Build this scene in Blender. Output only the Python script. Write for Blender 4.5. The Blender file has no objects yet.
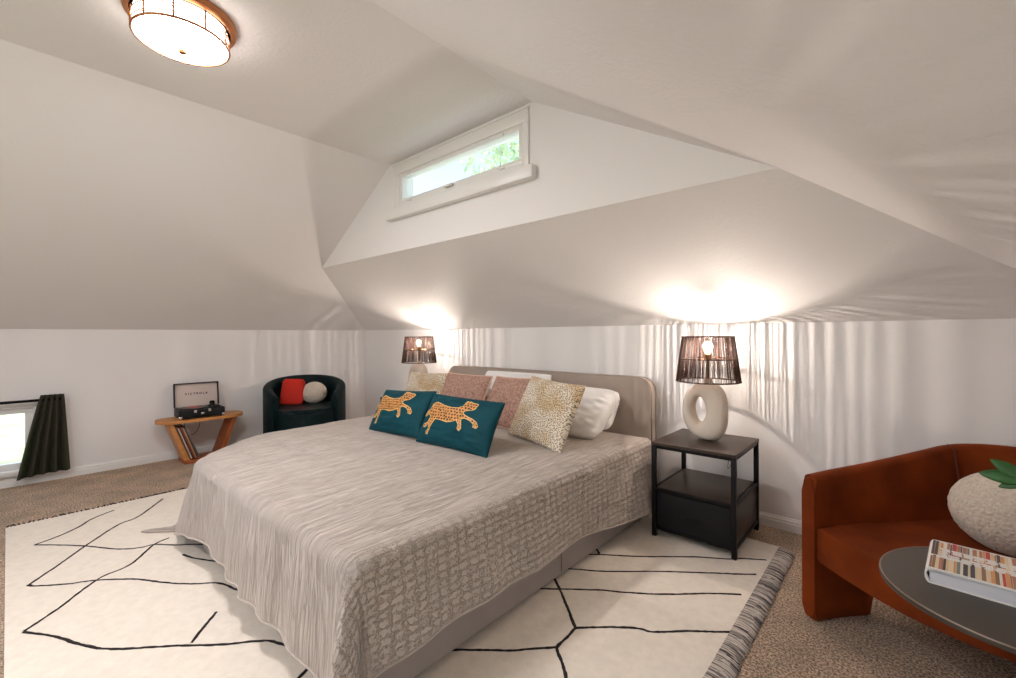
import bpy, bmesh, math, random
import numpy as np
from mathutils import Vector, Matrix, Euler
random.seed(7); RNG = np.random.default_rng(11)
PI = math.pi
SC = bpy.context.scene
COL = SC.collection

# ------------------------------------------------------------------ helpers
def tag(o, label=None, cat=None, group=None, kind=None):
    if label: o['label'] = label
    if cat: o['category'] = cat
    if group: o['group'] = group
    if kind: o['kind'] = kind
    return o

def thing(name, label, cat, loc=(0, 0, 0), rz=0.0, group=None):
    o = bpy.data.objects.new(name, None); COL.objects.link(o)
    o.empty_display_size = .1
    o.location = loc; o.rotation_euler = (0, 0, rz)
    return tag(o, label, cat, group)

def mesh_obj(name, verts, faces, mats, parent=None, smooth=False, uvs=None, midx=None):
    me = bpy.data.meshes.new(name)
    me.from_pydata([tuple(v) for v in verts], [], [tuple(f) for f in faces])
    return link_mesh(name, me, mats, parent, smooth, uvs, midx)

def link_mesh(name, me, mats, parent=None, smooth=False, uvs=None, midx=None):
    if not isinstance(mats, (list, tuple)): mats = [mats]
    for m in mats: me.materials.append(m)
    if midx is not None: me.polygons.foreach_set('material_index', midx)
    if smooth: me.polygons.foreach_set('use_smooth', [True] * len(me.polygons))
    if uvs is not None:
        uv = me.uv_layers.new(name='UVMap')
        idx = np.zeros(len(me.loops), dtype=np.int32); me.loops.foreach_get('vertex_index', idx)
        uv.data.foreach_set('uv', np.asarray(uvs, dtype=np.float32)[idx].ravel())
    me.update()
    o = bpy.data.objects.new(name, me); COL.objects.link(o)
    if parent is not None: o.parent = parent
    return o

def bm_obj(name, bm, mats, parent=None, smooth=False):
    bmesh.ops.recalc_face_normals(bm, faces=bm.faces)
    me = bpy.data.meshes.new(name); bm.to_mesh(me); bm.free()
    return link_mesh(name, me, mats, parent, smooth)

def autosmooth(o, ang=40):
    me = o.data
    me.polygons.foreach_set('use_smooth', [True] * len(me.polygons))
    bm = bmesh.new(); bm.from_mesh(me)
    for e in bm.edges:
        if len(e.link_faces) == 2 and e.calc_face_angle(0) > math.radians(ang): e.smooth = False
    bm.to_mesh(me); bm.free()
    return o

def add_box(bm, lo, hi, bevel=0.0, seg=2, M=None):
    vs = [bm.verts.new((x, y, z)) for x in (lo[0], hi[0]) for y in (lo[1], hi[1]) for z in (lo[2], hi[2])]
    fs = [bm.faces.new([vs[i] for i in f]) for f in
          ((0, 1, 3, 2), (4, 6, 7, 5), (0, 4, 5, 1), (2, 3, 7, 6), (0, 2, 6, 4), (1, 5, 7, 3))]
    if bevel > 0:
        es = list({e for f in fs for e in f.edges})
        r = bmesh.ops.bevel(bm, geom=es, offset=bevel, segments=seg, affect='EDGES', profile=.5)
        vs = list({v for f in r['faces'] for v in f.verts} | {v for v in vs if v.is_valid})
    if M is not None:
        for v in vs: v.co = M @ v.co
    return vs

def box_obj(name, lo, hi, mat, parent=None, bevel=.003, seg=2, M=None):
    bm = bmesh.new(); add_box(bm, lo, hi, bevel, seg, M)
    return autosmooth(bm_obj(name, bm, mat, parent), 35)

def add_prism(bm, pts, d, n):
    """pts: planar loop (3D), extruded along n*d"""
    a = [bm.verts.new(p) for p in pts]
    b = [bm.verts.new(Vector(p) + Vector(n) * d) for p in pts]
    bm.faces.new(a); bm.faces.new(b[::-1])
    k = len(a)
    for i in range(k):
        j = (i + 1) % k
        bm.faces.new((a[i], b[i], b[j], a[j]))

def add_lathe(bm, prof, n=48, c=(0, 0, 0), cap=False):
    rings = []
    for r, z in prof:
        if r < 1e-6: rings.append([bm.verts.new((c[0], c[1], c[2] + z))])
        else: rings.append([bm.verts.new((c[0] + r * math.cos(2 * PI * k / n), c[1] + r * math.sin(2 * PI * k / n), c[2] + z)) for k in range(n)])
    for a, b in zip(rings, rings[1:]):
        for k in range(n):
            j = (k + 1) % n
            if len(a) == 1 and len(b) == 1: continue
            if len(a) == 1: bm.faces.new((a[0], b[j], b[k]))
            elif len(b) == 1: bm.faces.new((a[k], a[j], b[0]))
            else: bm.faces.new((a[k], a[j], b[j], b[k]))
    if cap:
        if len(rings[0]) > 1: bm.faces.new(rings[0][::-1])
        if len(rings[-1]) > 1: bm.faces.new(rings[-1])

def lathe_obj(name, prof, mat, parent=None, n=48, c=(0, 0, 0), cap=False, ang=40):
    bm = bmesh.new(); add_lathe(bm, prof, n, c, cap)
    return autosmooth(bm_obj(name, bm, mat, parent), ang)

def add_tube(bm, pts, r, n=8, closed=False, flat=1.0):
    pts = [Vector(p) for p in pts]; k = len(pts)
    rs = r if isinstance(r, (list, tuple)) else [r] * k
    rings = []
    up = None
    for i, p in enumerate(pts):
        if closed: t = pts[(i + 1) % k] - pts[i - 1]
        else: t = pts[min(i + 1, k - 1)] - pts[max(i - 1, 0)]
        t.normalize()
        if up is None:
            up = Vector((0, 0, 1)) if abs(t.z) < .9 else Vector((1, 0, 0))
        s = t.cross(up); s.normalize(); u = s.cross(t); u.normalize(); up = u
        rings.append([bm.verts.new(p + (s * math.cos(2 * PI * q / n) + u * math.sin(2 * PI * q / n) * flat) * rs[i]) for q in range(n)])
    m = k if closed else k - 1
    for i in range(m):
        a, b = rings[i], rings[(i + 1) % k]
        for q in range(n):
            j = (q + 1) % n
            bm.faces.new((a[q], a[j], b[j], b[q]))
    if not closed:
        bm.faces.new(rings[0][::-1]); bm.faces.new(rings[-1])

def tube_obj(name, pts, r, mat, parent=None, n=8, closed=False):
    bm = bmesh.new(); add_tube(bm, pts, r, n, closed)
    return bm_obj(name, bm, mat, parent, True)

def crom(pts, k=8, closed=False):
    P = [np.array(p, float) for p in pts]; n = len(P); out = []
    for i in range(n if closed else n - 1):
        if closed: p0, p1, p2, p3 = P[i - 1], P[i], P[(i + 1) % n], P[(i + 2) % n]
        else: p0, p1, p2, p3 = P[max(i - 1, 0)], P[i], P[i + 1], P[min(i + 2, n - 1)]
        for j in range(k):
            t = j / k
            out.append(.5 * (2 * p1 + (p2 - p0) * t + (2 * p0 - 5 * p1 + 4 * p2 - p3) * t * t + (3 * p1 - p0 - 3 * p2 + p3) * t ** 3))
    if not closed: out.append(P[-1])
    return out

def copy_tree(o, parent=None):
    c = o.copy(); COL.objects.link(c); c.parent = parent
    for ch in list(o.children): copy_tree(ch, c)
    return c

_perm = RNG.random((256, 256))
def vnoise(x, y):
    x = np.asarray(x, float); y = np.asarray(y, float)
    xi = np.floor(x).astype(int); yi = np.floor(y).astype(int)
    fx = x - xi; fy = y - yi
    fx = fx * fx * (3 - 2 * fx); fy = fy * fy * (3 - 2 * fy)
    g = lambda a, b: _perm[a % 256, b % 256]
    return (g(xi, yi) * (1 - fx) + g(xi + 1, yi) * fx) * (1 - fy) + (g(xi, yi + 1) * (1 - fx) + g(xi + 1, yi + 1) * fx) * fy - .5

# ------------------------------------------------------------------ materials
class NT:
    def __init__(s, name):
        s.m = bpy.data.materials.new(name); s.m.use_nodes = True
        s.t = s.m.node_tree; s.t.nodes.clear()
        s.out = s.n('ShaderNodeOutputMaterial')
    def n(s, typ, **kw):
        nd = s.t.nodes.new(typ)
        for k, v in kw.items():
            if k.startswith('_'): setattr(nd, k[1:], v)
            else: nd.inputs[k.replace('__', ' ')].default_value = v
        return nd
    def l(s, a, b): s.t.links.new(a, b)

def lin(c):  # sRGB 0-255 -> linear
    return tuple((x / 255 / 12.92 if x / 255 <= .04045 else ((x / 255 + .055) / 1.055) ** 2.4) for x in c) + (1,)

def pbr(name, col, rough=.6, metal=0, sheen=0, noise=None, bump=None, coords='Object', spec=.5, stretch=None):
    """noise=(scale, amount, detail): colour mottling; bump=(scale, strength, dist, detail)"""
    s = NT(name)
    b = s.n('ShaderNodeBsdfPrincipled'); b.inputs['Roughness'].default_value = rough
    b.inputs['Metallic'].default_value = metal; b.inputs['Base Color'].default_value = col
    b.inputs['Specular IOR Level'].default_value = spec
    if sheen:
        b.inputs['Sheen Weight'].default_value = sheen; b.inputs['Sheen Roughness'].default_value = .35
        b.inputs['Sheen Tint'].default_value = tuple(min(1, c * 2.2 + .08) for c in col[:3]) + (1,)
    s.l(b.outputs[0], s.out.inputs[0])
    tc = s.n('ShaderNodeTexCoord'); src = tc.outputs[coords]
    if stretch:
        mp = s.n('ShaderNodeMapping'); mp.inputs['Scale'].default_value = stretch
        s.l(src, mp.inputs[0]); src = mp.outputs[0]
    if noise:
        nz = s.n('ShaderNodeTexNoise', Scale=noise[0], Detail=noise[2] if len(noise) > 2 else 3.0)
        s.l(src, nz.inputs['Vector'])
        mx = s.n('ShaderNodeMixRGB', _blend_type='MIX')
        lo = tuple(c * (1 - noise[1]) for c in col[:3]) + (1,); hi = tuple(min(1, c * (1 + noise[1])) for c in col[:3]) + (1,)
        rp = s.n('ShaderNodeMapRange'); rp.inputs[1].default_value = .3; rp.inputs[2].default_value = .7
        s.l(nz.outputs[0], rp.inputs[0]); s.l(rp.outputs[0], mx.inputs[0])
        mx.inputs[1].default_value = lo; mx.inputs[2].default_value = hi
        s.l(mx.outputs[0], b.inputs['Base Color'])
    if bump:
        nz = s.n('ShaderNodeTexNoise', Scale=bump[0], Detail=bump[3] if len(bump) > 3 else 3.0)
        s.l(src, nz.inputs['Vector'])
        bp = s.n('ShaderNodeBump', Strength=bump[1], Distance=bump[2])
        s.l(nz.outputs[0], bp.inputs['Height']); s.l(bp.outputs[0], b.inputs['Normal'])
    return s.m

def emit(name, col, st):
    s = NT(name); e = s.n('ShaderNodeEmission', Strength=st); e.inputs[0].default_value = col
    s.l(e.outputs[0], s.out.inputs[0]); return s.m

WALLC = (.81, .79, .785, 1)
M = {}
M['wall'] = pbr('wall_paint', WALLC, .75, bump=(90, .12, .004, 2), spec=.25)
M['ceil'] = pbr('ceiling_texture', WALLC, .6, bump=(48, .4, .006, 3), spec=.35)
M['trim'] = pbr('trim_paint', (.80, .79, .77, 1), .35)
M['headboard'] = pbr('taupe_upholstery', lin((166, 152, 141)), .85, sheen=.35, noise=(6, .06), bump=(900, .25, .001, 2))
M['bedbase'] = pbr('grey_upholstery', lin((160, 150, 143)), .85, sheen=.3, noise=(5, .07), bump=(900, .25, .001, 2))
M['piping'] = pbr('taupe_piping', lin((120, 106, 95)), .8)
M['sheet'] = pbr('white_cotton', (.82, .80, .78, 1), .85, bump=(260, .1, .001, 2))
M['teal'] = pbr('teal_velvet', lin((0, 62, 72)), .7, sheen=.15, spec=.2, noise=(9, .12))
M['gold'] = pbr('gold_thread', lin((204, 142, 74)), .6, noise=(60, .15), bump=(500, .4, .001, 2))
M['goldlight'] = pbr('pale_gold_thread', lin((236, 196, 124)), .55, bump=(500, .4, .001, 2))
M['spot'] = pbr('dark_brown_thread', lin((52, 26, 14)), .6)
M['pink'] = pbr('dusty_pink_weave', lin((172, 136, 121)), .9, noise=(75, .42, 3), bump=(110, .8, .005, 2), spec=.2)
M['pinkpipe'] = pbr('pale_pink_fringe', lin((214, 178, 158)), .9, bump=(300, .5, .002))
M['blackmetal'] = pbr('black_metal', (.012, .011, .011, 1), .4, metal=.3, spec=.15)
M['darkboard'] = pbr('dark_board', lin((66, 53, 45)), .4, spec=.3, noise=(3, .15), stretch=(2, 30, 2))
M['blackfabric'] = pbr('black_drawer_fabric', (.012, .011, .012, 1), .6, spec=.15, bump=(600, .2, .001))
M['ceramic'] = pbr('matte_cream_ceramic', lin((222, 208, 193)), .75, bump=(60, .12, .002, 3))
M['brass'] = pbr('aged_brass', lin((150, 110, 70)), .35, metal=.9)
M['cane'] = pbr('dark_brown_paper_cord', lin((74, 46, 34)), .8, noise=(70, .35), bump=(400, .4, .001))
M['filament'] = emit('glowing_filament', (1, .865, .755, 1), 10400)
def bulb_mat():
    s = NT('bulb_glass')
    t = s.n('ShaderNodeBsdfTransparent'); e = s.n('ShaderNodeEmission', Strength=1.6); e.inputs[0].default_value = (1, .86, .68, 1)
    a = s.n('ShaderNodeAddShader'); s.l(t.outputs[0], a.inputs[0]); s.l(e.outputs[0], a.inputs[1]); s.l(a.outputs[0], s.out.inputs[0])
    return s.m
M['bulb'] = bulb_mat()
M['bronze'] = pbr('brushed_bronze', lin((176, 116, 76)), .35, metal=.85)
M['diffuser'] = emit('lit_frosted_glass', (1, .96, .99, 1), 74)
M['drumglass'] = emit('lit_frosted_drum', (1, .91, .86, 1), 8)
M['velvet_rust'] = pbr('rust_velvet', lin((112, 46, 10)), .75, sheen=.3, spec=.12, noise=(6, .3, 4), bump=(30, .05, .01, 2))
M['velvet_rust_seam'] = pbr('rust_seam', lin((84, 36, 14)), .7)
M['velvet_green'] = pbr('dark_green_velvet', lin((2, 24, 26)), .55, sheen=.18, spec=.2, noise=(8, .3, 4))
M['boucle'] = pbr('cream_boucle', lin((206, 192, 176)), .95, noise=(90, .12, 2), bump=(95, .9, .010, 3), sheen=.2)
M['redknit'] = pbr('red_knit', lin((196, 40, 24)), .9, bump=(260, .8, .004, 2), sheen=.2)
M['steel'] = pbr('dark_bronze_table_top', lin((84, 76, 68)), .38, metal=.55, noise=(3, .1))
M['steeledge'] = pbr('burnished_edge', lin((150, 136, 122)), .35, metal=.8)
M['pages'] = pbr('book_pages', lin((206, 204, 210)), .8, noise=(4, .04), stretch=(1, 1, 400))
M['bookwhite'] = pbr('book_white', (.8, .77, .74, 1), .5)
M['wood'] = pbr('honey_oak', lin((196, 134, 74)), .45, noise=(5, .18, 5), stretch=(6, 1, 6))
M['redwood'] = pbr('reddish_oak', lin((160, 84, 42)), .45, noise=(5, .2, 5), stretch=(6, 6, 1))
M['blackvinyl'] = pbr('black_leatherette', (.015, .015, .017, 1), .45, spec=.15, bump=(300, .3, .001))
M['liner'] = pbr('cream_lining', lin((206, 190, 182)), .7)
M['chrome'] = pbr('chrome', (.75, .74, .72, 1), .2, metal=1)
M['black'] = pbr('black_plastic', (.01, .01, .01, 1), .4, spec=.15)
M['record'] = pbr('vinyl', (.01, .01, .01, 1), .25)
M['recordlabel'] = pbr('record_label', lin((190, 70, 56)), .6)
M['ink'] = pbr('dark_lettering', lin((40, 34, 34)), .6)
M['curtain'] = None
M['rug'] = pbr('cream_wool', lin((232, 221, 206)), .95, noise=(30, .05, 3), bump=(260, .5, .003, 3), sheen=.15)
M['rugline'] = pbr('black_yarn', lin((34, 26, 24)), .95, bump=(300, .8, .003))
M['yarn_w'] = pbr('cream_yarn', lin((200, 188, 176)), .95)
M['yarn_g'] = pbr('grey_yarn', lin((142, 132, 125)), .95)
M['yarn_k'] = pbr('dark_yarn', lin((84, 76, 74)), .95)
M['yarn_b'] = pbr('black_fringe_yarn', lin((34, 28, 28)), .95)
M['leafgreen'] = pbr('leaf_green', lin((38, 88, 32)), .45, noise=(20, .2))
M['pot'] = pbr('white_glazed_pot', (.75, .73, .7, 1), .3)
M['outlet'] = pbr('white_plastic', (.78, .76, .73, 1), .4)
M['greycord'] = pbr('clear_cord', lin((150, 138, 126)), .5)
M['lawn'] = pbr('lawn', (.50, .58, .38, 1), .95, noise=(1.2, .3, 6), bump=(60, 1, .05))
M['bark'] = pbr('bark', (.12, .09, .06, 1), .9)
M['treeleaf'] = pbr('tree_leaf', (.60, .70, .52, 1), .6, noise=(2, .3))

def glass_mat():
    s = NT('window_glass')
    t = s.n('ShaderNodeBsdfTransparent'); t.inputs[0].default_value = (.94, .97, .96, 1)
    g = s.n('ShaderNodeBsdfGlossy', Roughness=.02)
    m = s.n('ShaderNodeMixShader'); m.inputs[0].default_value = .05
    s.l(t.outputs[0], m.inputs[1]); s.l(g.outputs[0], m.inputs[2]); s.l(m.outputs[0], s.out.inputs[0])
    return s.m
M['glass'] = glass_mat()

def curtain_mat():
    s = NT('dark_green_curtain')
    b = s.n('ShaderNodeBsdfPrincipled', Roughness=.85); b.inputs['Base Color'].default_value = lin((66, 62, 48))
    t = s.n('ShaderNodeBsdfTranslucent'); t.inputs[0].default_value = lin((92, 128, 74))
    m = s.n('ShaderNodeMixShader'); m.inputs[0].default_value = .35
    s.l(b.outputs[0], m.inputs[1]); s.l(t.outputs[0], m.inputs[2]); s.l(m.outputs[0], s.out.inputs[0])
    return s.m
M['curtain'] = curtain_mat()

def carpet_mat():
    s = NT('beige_carpet')
    tc = s.n('ShaderNodeTexCoord')
    n1 = s.n('ShaderNodeTexNoise', Scale=125, Detail=4.0, Roughness=.7); n2 = s.n('ShaderNodeTexNoise', Scale=5, Detail=4.0)
    n3 = s.n('ShaderNodeTexVoronoi', Scale=260)
    for n in (n1, n2, n3): s.l(tc.outputs['Object'], n.inputs['Vector'])
    r = s.n('ShaderNodeValToRGB')
    r.color_ramp.elements[0].position = .42; r.color_ramp.elements[0].color = lin((142, 107, 80))
    r.color_ramp.elements[1].position = .58; r.color_ramp.elements[1].color = lin((255, 226, 194))
    s.l(n1.outputs[0], r.inputs[0])
    mr = s.n('ShaderNodeMapRange'); mr.inputs[1].default_value = .35; mr.inputs[2].default_value = .65; mr.inputs[3].default_value = .8; mr.inputs[4].default_value = 1.12
    s.l(n2.outputs[0], mr.inputs[0])
    mx = s.n('ShaderNodeMixRGB', _blend_type='MULTIPLY', Fac=1.0)
    s.l(r.outputs[0], mx.inputs[1]); s.l(mr.outputs[0], mx.inputs[2])
    b = s.n('ShaderNodeBsdfPrincipled', Roughness=.95); b.inputs['Sheen Weight'].default_value = .2
    b.inputs['Specular IOR Level'].default_value = .1
    s.l(mx.outputs[0], b.inputs['Base Color'])
    ad = s.n('ShaderNodeMath', _operation='ADD'); s.l(n1.outputs[0], ad.inputs[0]); s.l(n3.outputs['Distance'], ad.inputs[1])
    bp = s.n('ShaderNodeBump', Strength=.9, Distance=.012); s.l(ad.outputs[0], bp.inputs['Height'])
    s.l(bp.outputs[0], b.inputs['Normal']); s.l(b.outputs[0], s.out.inputs[0])
    return s.m
M['carpet'] = carpet_mat()

def quilt_mat():
    s = NT('crease_shaded_quilt')
    uv = s.n('ShaderNodeTexCoord')
    sx = s.n('ShaderNodeSeparateXYZ'); s.l(uv.outputs['UV'], sx.inputs[0])
    st = s.n('ShaderNodeMapRange'); st.inputs[1].default_value = 1.95; st.inputs[2].default_value = 2.05; s.l(sx.outputs[0], st.inputs[0])
    def ridges(sc, det):
        mp = s.n('ShaderNodeMapping'); mp.inputs['Scale'].default_value = sc; s.l(uv.outputs['UV'], mp.inputs[0])
        n = s.n('ShaderNodeTexNoise', Scale=1.0, Detail=det, Distortion=.6, _noise_dimensions='2D'); s.l(mp.outputs[0], n.inputs['Vector'])
        a = s.n('ShaderNodeMath', _operation='SUBTRACT'); a.inputs[1].default_value = .5; s.l(n.outputs[0], a.inputs[0])
        b = s.n('ShaderNodeMath', _operation='ABSOLUTE'); s.l(a.outputs[0], b.inputs[0])
        c = s.n('ShaderNodeMapRange'); c.inputs[1].default_value = 0; c.inputs[2].default_value = .09; s.l(b.outputs[0], c.inputs[0])
        return c.outputs[0]
    long_ = ridges((120, 5, 1), 1.5)
    def seams(axis, sc, dist):
        w = s.n('ShaderNodeTexWave', _wave_type='BANDS', _bands_direction=axis, Scale=sc, Distortion=dist, Detail=1.0)
        w.inputs['Detail Scale'].default_value = 11; s.l(uv.outputs['UV'], w.inputs['Vector'])
        m = s.n('ShaderNodeMapRange', _interpolation_type='SMOOTHSTEP'); m.inputs[1].default_value = 0; m.inputs[2].default_value = .20
        s.l(w.outputs['Fac'], m.inputs[0]); return m.outputs[0]
    mn = s.n('ShaderNodeMath', _operation='MULTIPLY'); s.l(seams('X', 12.0, 4.0), mn.inputs[0]); s.l(seams('Y', 7.0, 5.0), mn.inputs[1])
    mix = s.n('ShaderNodeMix'); s.l(st.outputs[0], mix.inputs[0]); soft = s.n('ShaderNodeMapRange'); soft.inputs[3].default_value = .45; s.l(long_, soft.inputs[0])
    deep = s.n('ShaderNodeMapRange'); deep.inputs[3].default_value = -.05; deep.inputs[4].default_value = 1.0; deep.clamp = False; s.l(mn.outputs[0], deep.inputs[0])
    s.l(soft.outputs[0], mix.inputs[2]); s.l(deep.outputs[0], mix.inputs[3])
    fn = s.n('ShaderNodeTexNoise', Scale=170, Detail=2.0); s.l(uv.outputs['UV'], fn.inputs['Vector'])
    ad = s.n('ShaderNodeMath', _operation='MULTIPLY_ADD'); ad.inputs[1].default_value = .2
    s.l(fn.outputs[0], ad.inputs[0]); s.l(mix.outputs[0], ad.inputs[2])
    bp = s.n('ShaderNodeBump', Strength=.9, Distance=.007); s.l(ad.outputs[0], bp.inputs['Height'])
    b = s.n('ShaderNodeBsdfPrincipled', Roughness=.9); b.inputs['Sheen Weight'].default_value = .15
    b.inputs['Specular IOR Level'].default_value = .2
    cr = s.n('ShaderNodeMixRGB'); cr.inputs[1].default_value = lin((170, 156, 144)); cr.inputs[2].default_value = lin((194, 182, 172))  # darker colour in the creases paints in their shade
    s.l(mix.outputs[0], cr.inputs[0])
    s.l(cr.outputs[0], b.inputs['Base Color']); s.l(bp.outputs[0], b.inputs['Normal']); s.l(b.outputs[0], s.out.inputs[0])
    return s.m
M['quilt'] = quilt_mat()

def fur_mat():
    s = NT('gold_speckled_faux_fur')
    uv = s.n('ShaderNodeTexCoord')
    wp = s.n('ShaderNodeTexNoise', Scale=5.0, Detail=2.0); s.l(uv.outputs['UV'], wp.inputs['Vector'])
    band = s.n('ShaderNodeTexNoise', Scale=1.6, Detail=2.0); s.l(uv.outputs['UV'], band.inputs['Vector'])
    cr = s.n('ShaderNodeValToRGB')
    cr.color_ramp.elements[0].position = .40; cr.color_ramp.elements[0].color = lin((208, 180, 138))
    cr.color_ramp.elements[1].position = .58; cr.color_ramp.elements[1].color = lin((232, 218, 196))
    s.l(band.outputs[0], cr.inputs[0])
    v = s.n('ShaderNodeTexVoronoi', Scale=25.0, _voronoi_dimensions='2D'); s.l(uv.outputs['UV'], v.inputs['Vector'])
    th = s.n('ShaderNodeMapRange'); th.inputs[1].default_value = .20; th.inputs[2].default_value = .34
    s.l(v.outputs['Distance'], th.inputs[0])
    mx = s.n('ShaderNodeMixRGB'); mx.inputs[1].default_value = lin((74, 50, 30)); s.l(th.outputs[0], mx.inputs[0]); s.l(cr.outputs[0], mx.inputs[2])
    fz = s.n('ShaderNodeTexNoise', Scale=70.0, Detail=3.0); s.l(uv.outputs['UV'], fz.inputs['Vector'])
    bp = s.n('ShaderNodeBump', Strength=.8, Distance=.006); s.l(fz.outputs[0], bp.inputs['Height'])
    b = s.n('ShaderNodeBsdfPrincipled', Roughness=.9); b.inputs['Sheen Weight'].default_value = .3
    s.l(mx.outputs[0], b.inputs['Base Color']); s.l(bp.outputs[0], b.inputs['Normal']); s.l(b.outputs[0], s.out.inputs[0])
    return s.m
M['fur'] = fur_mat()

# ------------------------------------------------------------------ room
W, YB, HK, ZC = 5.80, -4.60, 1.211, 2.478
XL, XR, YG, ZG = 2.122, 3.550, -1.022, 1.795
tl = (ZC - HK) / XL; tr = (ZC - HK) / (W - XR)
PXl = (ZG - HK) / tl; PXr = W - (ZG - HK) / tr
TH = .12

def slab(name, outer, nrm, mat, holes=(), label=None, cat='wall', th=TH):
    bm = bmesh.new(); nrm = Vector(nrm).normalized()
    loops = [outer] + list(holes)
    allv = [[bm.verts.new(p) for p in lp] for lp in loops]
    if holes:
        for i in range(4): bm.faces.new((allv[0][i], allv[0][(i + 1) % 4], allv[1][(i + 1) % 4], allv[1][i]))
    else: bm.faces.new(allv[0])
    r = bmesh.ops.extrude_face_region(bm, geom=list(bm.faces))
    for v in r['geom']:
        if isinstance(v, bmesh.types.BMVert): v.co += nrm * th
    o = bm_obj(name, bm, mat)
    return tag(o, label, cat, kind='structure')

# openings
WY0, WY1, WZ0, WZ1 = -3.78, -2.885, .125, .60         # low window in left wall
GX0, GX1, GZ0, GZ1 = 2.262, 3.480, 2.145, 2.375        # gable window
slab('floor', [(-.1, YB - .1, 0), (W + .1, YB - .1, 0), (W + .1, .1, 0), (-.1, .1, 0)], (0, 0, -1), M['carpet'], label='beige brown cut pile carpet over the attic floor', cat='carpet')
slab('wall_left', [(0, YB, 0), (0, 0, 0), (0, 0, HK), (0, YB, HK)], (-1, 0, 0), M['wall'],
     [[(0, WY0, WZ0), (0, WY1, WZ0), (0, WY1, WZ1), (0, WY0, WZ1)]], 'white left knee wall behind the record player')
slab('wall_back', [(0, 0, 0), (W, 0, 0), (W, 0, HK), (0, 0, HK)], (0, 1, 0), M['wall'], label='white knee wall behind the headboard')
VY0, VY1, VZ0, VZ1 = -3.5, -2.2, .25, 1.0        # added opening in the right wall, unseen, for fill daylight
slab('wall_right', [(W, YB, 0), (W, 0, 0), (W, 0, HK), (W, YB, HK)], (1, 0, 0), M['wall'],
     [[(W, VY0, VZ0), (W, VY1, VZ0), (W, VY1, VZ1), (W, VY0, VZ1)]], label='white right knee wall beyond the rust armchair')
FX0, FX1, FZ0, FZ1 = 2.0, 3.9, .75, 2.1      # added opening behind the camera, for fill daylight
bm = bmesh.new()
zl = lambda x: min(ZC, HK + tl * x, HK + tr * (W - x))
for pts in ([(0, 0), (FX0, 0), (FX0, zl(FX0)), (0, HK)], [(FX1, 0), (W, 0), (W, HK), (FX1, zl(FX1))], [(FX0, 0), (FX1, 0), (FX1, FZ0), (FX0, FZ0)],
            [(FX0, FZ1), (FX1, FZ1), (FX1, zl(FX1)), (XR, ZC), (XL, ZC), (FX0, zl(FX0))]):
    add_prism(bm, [(x, YB, z) for x, z in pts], TH, (0, -1, 0))
tag(bm_obj('wall_front', bm, M['wall']), 'white end wall facing the headboard', 'wall', kind='structure')
nl = Vector((-(ZC - HK), 0, XL)); nr = Vector(((ZC - HK), 0, W - XR)); nh = Vector((0, (ZG - HK), -YG))
slab('ceiling_left', [(0, YB, HK), (0, 0, HK), (PXl, YG, ZG), (XL, YG, ZC), (XL, YB, ZC)], nl, M['wall'], label='sloping ceiling above the left knee wall', cat='ceiling')
slab('ceiling_right', [(W, YB, HK), (W, 0, HK), (PXr, YG, ZG), (XR, YG, ZC), (XR, YB, ZC)], nr, M['ceil'], label='sloping textured ceiling above the rust armchair', cat='ceiling')
slab('ceiling_back', [(0, 0, HK), (W, 0, HK), (PXr, YG, ZG), (PXl, YG, ZG)], nh, M['ceil'], label='sloping ceiling above the headboard', cat='ceiling')
slab('ceiling', [(XL, YB, ZC), (XL, YG, ZC), (XR, YG, ZC), (XR, YB, ZC)], (0, 0, 1), M['ceil'], label='flat textured ceiling holding the round lamp', cat='ceiling')
slab('wall_gable', [(PXl, YG, ZG), (PXr, YG, ZG), (XR, YG, ZC), (XL, YG, ZC)], (0, 1, 0), M['wall'],
     [[(GX0, YG, GZ0), (GX1, YG, GZ0), (GX1, YG, GZ1), (GX0, YG, GZ1)]], 'white gable wall around the long high window')

def baseboard(name, a, b, n, label):
    """profiled board from a to b; n = inward normal"""
    prof = [(0, 0), (.014, 0), (.014, .045), (.011, .048), (.011, .060), (.006, .066), (.004, .074), (0, .074)]
    bm = bmesh.new(); R = []
    for p in (a, b): R.append([bm.verts.new((p[0] + n[0] * d, p[1] + n[1] * d, z)) for d, z in prof])
    for i in range(len(prof)):
        j = (i + 1) % len(prof); bm.faces.new((R[0][i], R[0][j], R[1][j], R[1][i]))
    bm.faces.new(R[0]); bm.faces.new(R[1][::-1])
    return tag(bm_obj(name, bm, M['trim']), label, 'baseboard', kind='structure')
baseboard('baseboard_left', (0, YB), (0, 0), (1, 0), 'white baseboard along the left wall')
baseboard('baseboard_back', (0.014, 0), (W - .014, 0), (0, -1), 'white baseboard along the headboard wall')
baseboard('baseboard_right', (W, YB), (W, 0), (-1, 0), 'white baseboard along the right wall')

# gable window
def frame_ring(bm, x0, x1, z0, z1, t, y0, y1, bev=.003):
    add_box(bm, (x0, y0, z0), (x1, y1, z0 + t), bev); add_box(bm, (x0, y0, z1 - t), (x1, y1, z1), bev)
    add_box(bm, (x0, y0, z0 + t), (x0 + t, y1, z1 - t), bev); add_box(bm, (x1 - t, y0, z0 + t), (x1, y1, z1 - t), bev)
w1 = thing('window_1', 'long narrow hopper window high in the gable wall', 'window', (0, 0, 0)); w1['kind'] = 'structure'
bm = bmesh.new()      # casing
add_box(bm, (2.19, YG - .014, GZ1), (3.525, YG, 2.452), .003)
add_box(bm, (2.19, YG - .014, 2.108), (GX0, YG, GZ1), .003); add_box(bm, (GX0, YG - .014, 2.108), (GX1, YG, GZ0), .002); add_box(bm, (GX1, YG - .014, 2.108), (3.525, YG, GZ1), .003)
add_box(bm, (2.19, YG - .024, 2.448), (3.530, YG, 2.458), .002)
autosmooth(bm_obj('casing', bm, M['trim'], w1))
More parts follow.
